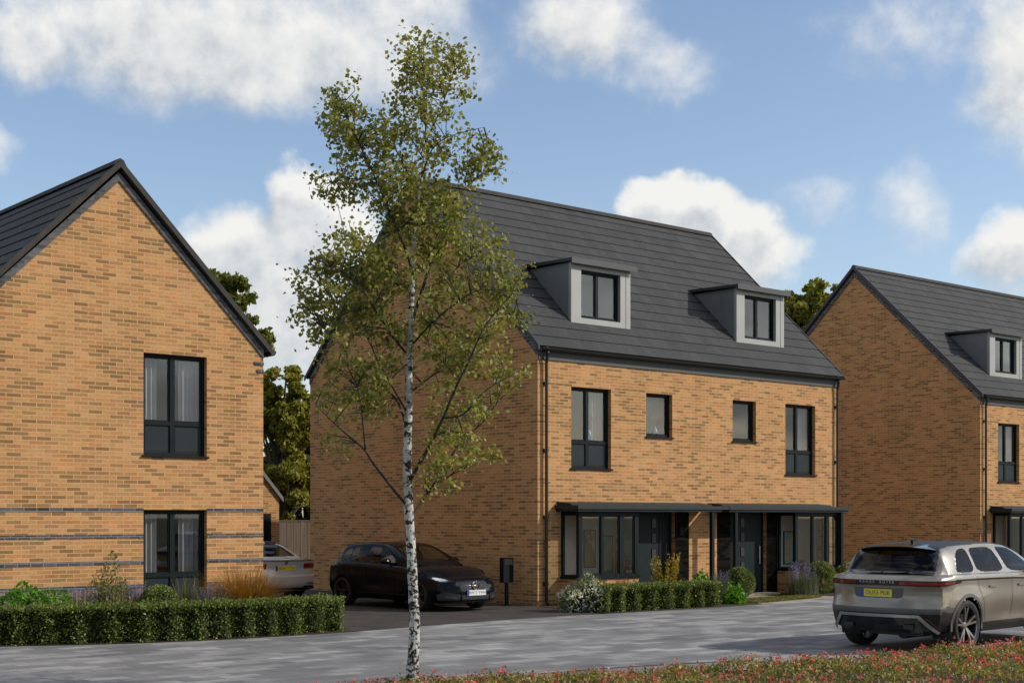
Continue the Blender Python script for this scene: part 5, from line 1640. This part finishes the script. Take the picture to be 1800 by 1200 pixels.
# left bed, seen over the hedge
shrub('bush', 'bright lime green bush behind the left end of the long hedge', 'bush', (8.95,22.62,0), .72, .50, .90, .075, 'leaf_lime', 3600)
shrub('bush', 'smaller bright green bush partly cut off at the left edge', 'bush', (8.02,22.95,0), .46, .42, .88, .075, 'leaf_lime', 1600)
def spiky(label, loc, n, r, h, leafmat, flower=None, cat='plant', name='border_plant', w=.02, lean=.35, per=20, nsp=30, fsize=.022, fh=(.6,1.0)):
    T = thing(name, label, cat, loc, 0)
    plant_blades('foliage', leafmat, T, n, r, h, lean, w)
    if flower:
        P, d = dome_points(int(n*2.2), r*1.05, r*1.05, h*.72, .4, .2); V, F = leaf_quads(P, .038, d*.5+np.array([0,0,.9]), aspect=.3); np_mesh('leaf_mound', V, F, M[leafmat], T)
    if flower: flower_spikes('flower_spikes', T, flower, nsp, r*.95, h*fh[0], h*fh[1], fsize, per)
    return T
spiky('thin grey lavender between the lime bush and the feathery green plant', (9.75,22.75,0), 300, .36, .84, 'leaf_sage', 'flower_violet', 'lavender', 'lavender', .014, .25, 18, 26)
T = shrub('border_plant', 'feathery olive green plant in the left bed, between two lavenders', 'plant', (10.35,22.75,0), .42, .36, 1.04, .05, 'leaf_grassy', 3000, .5, noise=.3, shell=.5)
plant_blades('shoots', 'leaf_grassy', T, 90, .28, 1.12, .25, .022)
spiky('pale purple lavender just left of the french window', (10.95,23.2,0), 260, .28, .92, 'leaf_sage', 'flower_violet', 'lavender', 'lavender', .014, .25, 18, 34)
shrub('box_ball', 'low clipped green dome below the french window of the left house', 'bush', (11.27,22.72,0), .44, .44, .86, .036, 'leaf_box', 5200, .86, shell=.16, noise=.03)
spiky('grey green lavender clump right of the clipped dome', (12.25,22.60,0), 360, .42, .84, 'leaf_sage', 'flower_violet', 'lavender', 'lavender', .016, .3, 18, 30)
T = spiky('tuft of upright green shoots before the french window', (11.95,22.95,0), 110, .20, .98, 'leaf_grassy', None, w=.024, lean=.25)
spiky('amber brown ornamental grass at the corner of the left house', (12.98,22.75,0), 1700, .30, 1.20, 'leaf_amber', None, 'grass clump', 'ornamental_grass', .017, .85)
spiky('small dark green plant with grey spikes at the hedge end', (13.0,22.2,0), 120, .24, .62, 'leaf_sage', 'flower_violet', w=.016, nsp=14)

# middle bed
T = shrub('flowering_bush', 'round green bush covered in white flowers beside the left bay window', 'bush', (20.72,21.92,0), .58, .50, .66, .062, 'leaf_sage', 2200, .74, z0=.05)
P, d = dome_points(1300, .61, .53, .68, .12, .14); P[:,2] += .05; V, F = leaf_quads(P, .062, d*.6); np_mesh('flowers', V, F, M['flower_white'], T)
P, d = dome_points(700, .58, .5, .65, .3, .14); P[:,2] += .05; V, F = leaf_quads(P, .055, d*.6); np_mesh('green_leaves', V, F, M['leaf_lime'], T)
spiky('thin grey lavender between the white bush and the box hedge', (21.25,21.62,0), 110, .12, .55, 'leaf_sage', 'flower_violet', 'lavender', 'lavender', .014, .2, 16, 12)
T = thing('golden_shrub', 'golden yellow upright shrub in front of the left front door', 'shrub', (23.85,22.62,0))
Pn = []
for i in range(46):
    a = RNG.uniform(0, 6.28); l = RNG.uniform(.08, .34); hh = RNG.uniform(.6, 1.22)
    for k in range(30):
        f = RNG.uniform()**.7; Pn.append((.08*math.cos(a)+l*f*math.cos(a)+RNG.normal()*.02, .08*math.sin(a)+l*f*math.sin(a)+RNG.normal()*.02, .1+hh*f*.9))
V, F = leaf_quads(np.array(Pn), .058); np_mesh('foliage', V, F, M['leaf_yellow'], T)
shrub('bush', 'bright green leafy plant between the golden shrub and the canopy post', 'plant', (24.95,22.55,0), .42, .36, .70, .10, 'leaf_lime', 620, .6)
T = shrub('bush', 'bright green broad leaved plant at the right end of the box hedge', 'plant', (25.02,21.62,0), .26, .26, .46, .12, 'leaf_lime', 320, .5)
spiky('violet flowers behind the first canopy post', (25.85,22.75,0), 150, .22, .74, 'leaf_sage', 'flower_violet', 'lavender', 'lavender', .014, .25, 20, 26)
shrub('box_ball', 'clipped green ball beside the slim post of the right porch', 'bush', (26.75,22.95,0), .40, .40, .40, .034, 'leaf_box', 5200, .9, 'clipped box balls by the right porch', .14, .02, z0=.38)
shrub('box_ball', 'clipped green ball behind the champagne car, right of the lavender', 'bush', (30.05,23.05,0), .44, .44, .44, .034, 'leaf_box', 5200, .9, 'clipped box balls by the right porch', .14, .02, z0=.42)
spiky('tall violet lavender below the right bay window', (29.12,22.85,0), 420, .38, .66, 'leaf_sage', 'flower_violet', 'lavender', 'lavender', .016, .28, 26, 60, .026, (.6, 1.35))
shrub('bush', 'dark green shrub at the right corner of the middle houses', 'bush', (31.1,22.95,0), .35, .35, .85, .06, 'leaf_hedge', 1500)

# lower half of the balls: mirrored leaves so they read as spheres
for o in [x for x in bpy.data.objects if x.name.startswith('box_ball') and x.location.x > 20]:
    rz_ = .40 if o.location.x < 28 else .44
    P, d = dome_points(2600, rz_, rz_, rz_*.96, .14, .02); P[:,2] *= -1; P[:,2] += rz_-.02; P[:,2] = np.maximum(P[:,2], .02); d[:,2] *= -1
    V, F = leaf_quads(P, .034, d*.9); np_mesh('lower_foliage', V, F, M['leaf_box'], o)
    mb = MB(); mb.tube([(0,0,0),(0,0,rz_)], [.05,.04], 8); mb.build('stem', M['trunk'], o)

# the flower bed in the foreground: ground cover nobody could count
bed_far = near_edge[::-1]
bx = np.array([p[0] for p in bed_far]); by = np.array([p[1] for p in bed_far])
def bed_points(n, x0=6.0, x1=27.0, dmax=5.0, pw=1.5):
    x = RNG.uniform(x0, x1, n); d = dmax*RNG.uniform(size=n)**pw
    y = np.interp(x, bx, by)-.02-d
    return x, y, d
def hump(x, y): return .16+.07*np.sin(x*2.3+y*1.1)+.06*np.sin(x*5.1-y*2.7)+.05*np.sin(y*6.3+x)
Vs = []; Fs = []; Ms = []; off = 0
for n, size, mi, lift in ((60000, .044, 0, 0), (2000, .034, 1, .05), (1300, .032, 2, .05), (9000, .030, 3, .03)):
    x, y, d = bed_points(n)
    if mi in (1, 2):
        k_ = RNG.uniform(size=n) < np.clip((x-8.5)/9, .6, 1); x, y, d = x[k_], y[k_], d[k_]; n = len(x)
    H = hump(x, y)*np.clip(.35+d*1.6, 0, 1)*(.38+.62*smooth01((x-10)/8))
    z = H*(RNG.uniform(size=n)**.5 if mi == 0 else RNG.uniform(.8, 1.15, n)) + lift + (0.07*RNG.uniform(size=n)**4)
    if mi in (1, 2):       # flower heads: five petals around each head
        k = 5; x = np.repeat(x, k)+RNG.normal(size=n*k)*.014; y = np.repeat(y, k)+RNG.normal(size=n*k)*.014; z = np.repeat(z, k)+RNG.normal(size=n*k)*.012
    P = np.stack([x, y, np.maximum(z, .012)], 1); V, F = leaf_quads(P, size)
    Vs.append(V); Fs.append(F+off); Ms.append(np.full(len(F), mi)); off += len(V)
fb = np_mesh('flower_bed', np.concatenate(Vs), np.concatenate(Fs), [M['leaf_bed'], M['flower_red'], M['flower_pink'], M['leaf_sage']], None, np.concatenate(Ms))
tag(fb, 'low ground cover dotted with red and pink flowers along the bottom edge', 'flower bed', None, 'stuff')
# thin lawn blades
x = RNG.uniform(25.2, 29.0, 9000); y = RNG.uniform(21.3, 22.7, 9000)
lp = np.array([(v.co.x, v.co.y) for v in lw.data.vertices][:len(lw.data.polygons[0].vertices)])
sd, _, _ = sdf_poly(x, y, lp); k = sd < -.02; P = np.stack([x[k], y[k], np.full(k.sum(), .035)], 1)
V, F = leaf_quads(P, .05, np.array([0,0,1.5])); gr_ = np_mesh('grass', V, F, M['leaf_yellow']); gr_.data.materials[0] = M['leaf_grassy']
tag(gr_, 'small patch of yellowish grass in front of the right porch', 'grass', None, 'stuff')

# ------------------------------------------------------------------ the birch
BT = thing('birch_tree', 'slender young birch with black marked white trunk standing in the foreground', 'tree', (9.95, 13.55, 0))
fx, fy = FWD.x, FWD.y; rx_, ry_ = RGT.x, RGT.y
def bp(px, py, dep=0.0):
    """a point of the tree: px, py as read off the photograph at the tree's own distance, dep metres deeper"""
    D0 = 16.77; py = py+max(0, 400-py)*.045+3; u = (px-718)/2500*D0; z = (1206-py)/2500*D0
    return Vector((rx_*u+fx*dep, ry_*u+fy*dep, z))
trunk_px = [(718,1203,14.0),(719,1160,10.4),(722,1100,9.4),(720,1040,8.9),(716,960,8.5),(711,880,8.4),(709,800,7.8),(711,720,7.2),(712,650,6.6),(714,580,5.8),(717,510,5.0),(719,450,4.2),(722,400,3.4),(728,350,2.8),(735,300,2.2),(741,240,1.6),(744,170,1.0),(738,90,.5)]
tp = [bp(a, b, .02*math.sin(i*1.3)) for i, (a, b, r) in enumerate(trunk_px)]; tr_ = [r/149 for *_, r in trunk_px]
TP = curve_pts([tuple(p) for p in tp], 5); TR = np.interp(np.arange(len(TP)), np.arange(len(tr_))*5, tr_)
mb = MB(); mb.tube(TP, list(TR*(1+.05*np.sin(np.arange(len(TP))*1.9))), 14); mb.build('trunk', M['birch'], BT, smooth=True)
limbs = [  # (px, py, depth) polylines, base radius
    ([(712,888,0),(690,862,-.1),(655,815,-.25),(635,785,-.35),(600,755,-.5),(560,715,-.6)], 2.4), ([(640,790,-.3),(637,760,-.3),(632,715,-.25),(625,680,-.2)], 1.6),
    ([(718,905,0),(735,875,.15),(770,820,.4),(800,770,.5),(838,735,.6),(870,690,.7)], 2.2), ([(752,850,.25),(800,820,.5),(835,805,.6)], 1.2),
    ([(715,838,0),(745,790,-.2),(775,735,-.4),(795,690,-.5),(825,630,-.6),(850,580,-.7),(895,530,-.8)], 2.8), ([(775,735,-.4),(810,730,-.5),(850,690,-.6),(905,660,-.7)], 1.6),
    ([(706,740,0),(690,700,.2),(665,670,.4),(645,610,.5),(615,560,.6),(560,520,.7)], 2.4), ([(665,670,.4),(630,655,.5),(590,640,.6),(560,640,.6)], 1.4),
    ([(708,720,0),(692,690,-.3),(672,650,-.5),(655,580,-.6)], 1.8),
    ([(711,622,0),(685,590,-.2),(655,545,-.4),(620,500,-.6),(560,470,-.7)], 2.0), ([(655,545,-.4),(610,558,-.5),(570,580,-.5)], 1.2),
    ([(716,685,0),(740,660,.3),(770,630,.5),(810,590,.7)], 1.8),
    ([(718,560,0),(735,500,.15),(752,440,.25),(765,380,.3),(800,320,.4),(840,280,.5),(880,268,.5)], 2.6), ([(740,500,.15),(775,480,.3),(820,440,.4),(880,470,.5)], 1.6),
    ([(720,480,0),(700,420,-.2),(680,380,-.3),(660,330,-.4),(615,322,-.4),(585,328,-.4)], 1.8), ([(690,395,-.2),(650,300,-.3),(622,240,-.4),(600,190,-.4)], 1.6),
    ([(728,350,0),(712,300,.2),(690,250,.3),(650,200,.4)], 1.4), ([(733,310,0),(755,260,-.2),(790,240,-.3),(845,225,-.3)], 1.3),
    ([(738,270,0),(712,220,.1),(700,160,.15),(714,95,.2)], 1.1), ([(741,240,0),(770,180,-.1),(790,120,-.15),(805,70,-.2)], 1.1), ([(742,200,0),(735,130,.1),(728,80,.1)], .9),
    ([(719,520,0),(690,480,.4),(640,450,.7),(590,430,.8)], 1.5), ([(720,600,0),(770,560,-.4),(840,520,-.6),(900,540,-.7)], 1.5)]
bmb = MB(); LP = []
for pl, r in limbs:
    P = curve_pts([tuple(bp(*p)) for p in pl], 4); n = len(P)
    bmb.tube(P, [r*1.25/149*(1-.82*i/(n-1)) for i in range(n)], 6)
    LP += P[n//4:]
LP += TP[int(len(TP)*.72):]
LPa = np.array(LP)
lobes = [(745,105,52,66,1.1),(790,110,28,40,.5),(735,190,62,66,1.3),(720,70,26,36,.4),(612,195,44,50,1.2),(640,240,58,50,.9),(650,280,70,50,1),(720,290,76,54,1.1),(800,268,46,30,.55),(838,252,30,36,.36),(855,275,22,18,.18),
    (595,328,40,18,.5),(680,345,60,46,.8),(760,350,62,44,.8),(720,400,60,46,.9),(790,400,40,44,.5),(830,440,44,44,.5),(640,420,50,34,.6),(590,455,54,34,.7),(560,490,44,42,.7),(620,500,62,50,1.0),(680,470,46,44,.6),
    (550,540,38,34,.4),(600,560,54,40,.7),(545,592,24,12,.14),(660,560,46,44,.5),(870,480,52,40,.6),(900,535,32,34,.35),(840,540,50,40,.5),(790,510,44,40,.45),(770,600,52,46,.6),(830,610,52,36,.5),(880,650,40,26,.28),(790,660,48,34,.45),
    (620,640,56,42,.6),(590,700,48,34,.45),(640,720,44,32,.35),(590,780,34,18,.14),(650,660,44,34,.35),(800,730,52,34,.45),(850,710,44,26,.28),(780,790,50,32,.4),(820,800,46,30,.35),(770,840,34,20,.2),(745,550,40,36,.3),(690,610,30,30,.2),(745,470,40,40,.4)]
CP = []
for cx, cy, rx, ry, wgt in lobes:
    for _ in range(int((23 if cy < 330 else 27)*wgt+1)):
        a = RNG.uniform(0, 6.283); r = math.sqrt(RNG.uniform()); dep = RNG.normal()*.42*(.5+rx/110)
        CP.append(bp(cx+rx*r*math.cos(a), cy+ry*r*math.sin(a), dep))
CP = np.array([tuple(p) for p in CP])
PL = []
for c in CP:
    d = np.linalg.norm(LPa-c-np.array([0,0,-.12]), axis=1); j = int(np.argmin(d)); b = LPa[j]
    if d[j] < 1.1:
        mid = (b+c)/2+np.array([RNG.normal()*.04, RNG.normal()*.04, .03]); bmb.tube([tuple(b), tuple(mid), tuple(c)], [.0075,.005,.0025], 3, cap=False)
    m_ = RNG.integers(16, 34)
    q = c+RNG.normal(size=(m_,3))*np.array([.085,.085,.060])*RNG.uniform(.65, 1.25); PL.append(q)
    k = RNG.integers(2, 6); f = RNG.uniform(.3, 1, k)[:,None]; PL.append(b+(c-b)*f+RNG.normal(size=(k,3))*.05)
bmb.build('branches', M['twig'], BT, smooth=True)
PL = np.concatenate(PL); V, F = leaf_quads(PL, .056, np.array([.25,-.2,.25]), aspect=.80)
np_mesh('crown', V, F, M['leaf_birch'], BT)

# ------------------------------------------------------------------ trees beyond the houses
def big_tree(label, loc, h, lobes, leaf, mat, trunk_r=.22, group='trees beyond the houses', per=90, seed=0):
    rng = np.random.default_rng(seed)
    T = thing('tree', label, 'tree', loc, 0, group)
    mb = MB(); tip = np.array([0, 0, h*.8])
    mb.tube([(0,0,-.1),(.08,.05,h*.3),(-.05,.1,h*.55),(0,0,h*.82)], [trunk_r, trunk_r*.8, trunk_r*.5, trunk_r*.18], 9)
    P = []; N = []
    for x, y, z, r in lobes:
        b = np.array([0, 0, max(h*.2, z-.35*h)]); e = np.array([x, y, z])
        mb.tube([tuple(b), tuple((b+e)/2+np.array([0,0,-.1*r])), tuple(e)], [trunk_r*.35, trunk_r*.22, .03], 5)
        k = int(per*r*r)
        for _ in range(max(3, int(9*r))):          # clumps within the lobe, with gaps between them
            d = rng.normal(size=3); d /= np.linalg.norm(d); c = e+d*r*rng.uniform(.45, .95)*np.array([1,1,.85]); cr_ = r*rng.uniform(.22,.42)
            q = rng.normal(size=(k//3,3)); q /= np.linalg.norm(q,axis=1)[:,None]+1e-9; q *= cr_*rng.uniform(.3,1.05,(k//3,1)); P.append(c+q*np.array([1,1,.75])); N.append(q/cr_*.6+np.array([0,0,.5]))
    mb.build('trunk', M['trunk'], T, smooth=True)
    P = np.concatenate(P); N = np.concatenate(N); V, F = leaf_quads(P, leaf, N); np_mesh('crown', V, F, M[mat], T)
    return T
def ring_lobes(h, r, n, seed, zlo=.35, rr=(.3,.48)):
    rng = np.random.default_rng(seed); out = []
    for i in range(n):
        f = rng.uniform(zlo, .92); a = rng.uniform(0, 6.28); prof = math.sin(math.pi*min(1, (f-zlo*.6)/(1.02-zlo*.6)))**.7
        d = r*prof*rng.uniform(.2, .85); out.append((d*math.cos(a), d*math.sin(a), h*f, r*rng.uniform(*rr)))
    return out
big_tree('dark leafy tree rising behind the roof slope of the left house', (29.9,53.5,0), 12.7, ring_lobes(12.7, 2.4, 26, 3, .3), .24, 'leaf_dark', per=340, seed=1)
big_tree('tall olive green tree in the gap right of the left house', (26.2,43.6,0), 7.5, ring_lobes(7.5, 1.9, 30, 5, .10, (.38,.55)), .17, 'leaf_olive', per=800, seed=2)
big_tree('lower dark green tree directly above the timber fence', (28.1,44.8,0), 6.2, ring_lobes(6.2, 1.9, 26, 6, .10, (.40,.55)), .17, 'leaf_dark', per=720, seed=5)
big_tree('small dark tree behind the roof of the brick garage', (25.2,46.5,0), 6.0, ring_lobes(6.0, 2.0, 24, 8, .10, (.36,.5)), .17, 'leaf_dark', per=680, seed=6)
big_tree('spreading olive tree between the middle and right houses', (55.0,42.8,0), 14.3, ring_lobes(14.3, 2.9, 34, 9, .5, (.26,.40)), .24, 'leaf_olive', .28, per=300, seed=3)

# ------------------------------------------------------------------ garage, fence, charger
G = thing('garage', 'small brick garage with dark pitched roof behind the silver saloon', 'garage', (20.2, 38.2, 0))
gw = 2.75; gd = 5.0; ge, gz = 2.62, 4.2; gx = gw/2
wl = MB()
wl.face([(0,0,0),(gw,0,0),(gw,0,ge),(gx,0,gz),(0,0,ge)]); wl.face([(gw,gd,0),(0,gd,0),(0,gd,ge),(gx,gd,gz),(gw,gd,ge)])
for x in (0, gw): wl.face([(x,0,0),(x,gd,0),(x,gd,ge),(x,0,ge)])
wl.build('wall', M['brick'], G)
rf = MB(); mm = (gz-ge)/gx
for s_, xe in ((-1, -.1), (1, gw+.1)): roof_courses(rf, (xe,-.05,ge-.1*mm+.05), (xe,gd+.05,ge-.1*mm+.05), (gx,-.05,gz+.05), (gx,gd+.05,gz+.05))
rf.build('roof', M['roof'], G)
v = MB()
for xe in (-.11, gw+.11): v.prism([(xe, ge-.16), (gx, gz-.08), (gx, gz+.09), (xe, ge-.02)], 'y', -.09, -.052)
v.build('verge', M['dormer_side'], G)
d = MB(); d.box(.3, -.03, 0, gw-.3, -.003, 2.1); d.build('garage_door', M['frame_dark'], G)

FE = thing('timber_fence', 'weathered brown close board fence between the garage and the middle house', 'fence', (22.95, 40.0, 0))
mb = MB(); x = 0.0; i = 0
while x < 4.6:
    mb.box(x, -.02+.008*(i % 2), .05, x+.142, .0+.008*(i % 2), 1.84+.012*math.sin(i*2.3)); x += .135; i += 1
mb.build('boards', M['fence'], FE)
for k in range(3):
    mb = MB(); mb.box(k*2.2+.02, .02, 0, k*2.2+.12, .12, 1.86); mb.build('fence_post', M['fence'], FE)
mb = MB(); mb.box(-.02, -.035, 1.856, 4.62, .13, 1.895); mb.build('capping', M['fence'], FE)

C_ = thing('charging_post', 'dark car charging box on a slim post beside the gable of the middle house', 'charging post', (20.55, 24.42, .008))
mb = MB(); mb.box(-.145, -.07, .52, .145, .07, 1.08); mb.build('case', M['post_dark'], C_, bevel=.025)
mb = MB(); mb.box(-.032, -.032, .0, .032, .032, .52); mb.box(-.09, -.09, 0, .09, .09, .012); mb.build('post', M['post_dark'], C_)
mb = MB(); mb.box(-.12, -.0745, .92, .12, -.0705, 1.05); mb.build('front_plate', M['gloss_black'], C_)

picture((23.43, 24.765, 1.24), .34, .86, 'canvas_a', 'blue and tan abstract canvas in the left bay window')
picture((24.02, 24.765, 1.10), .34, .86, 'canvas_b', 'teal abstract canvas in the left bay window')
picture((30.22, 24.765, 1.24), .34, .86, 'canvas_a', 'tan abstract canvas in the right bay window')
picture((30.92, 24.765, 1.16), .40, .86, 'canvas_b', 'teal abstract canvas in the right bay window')
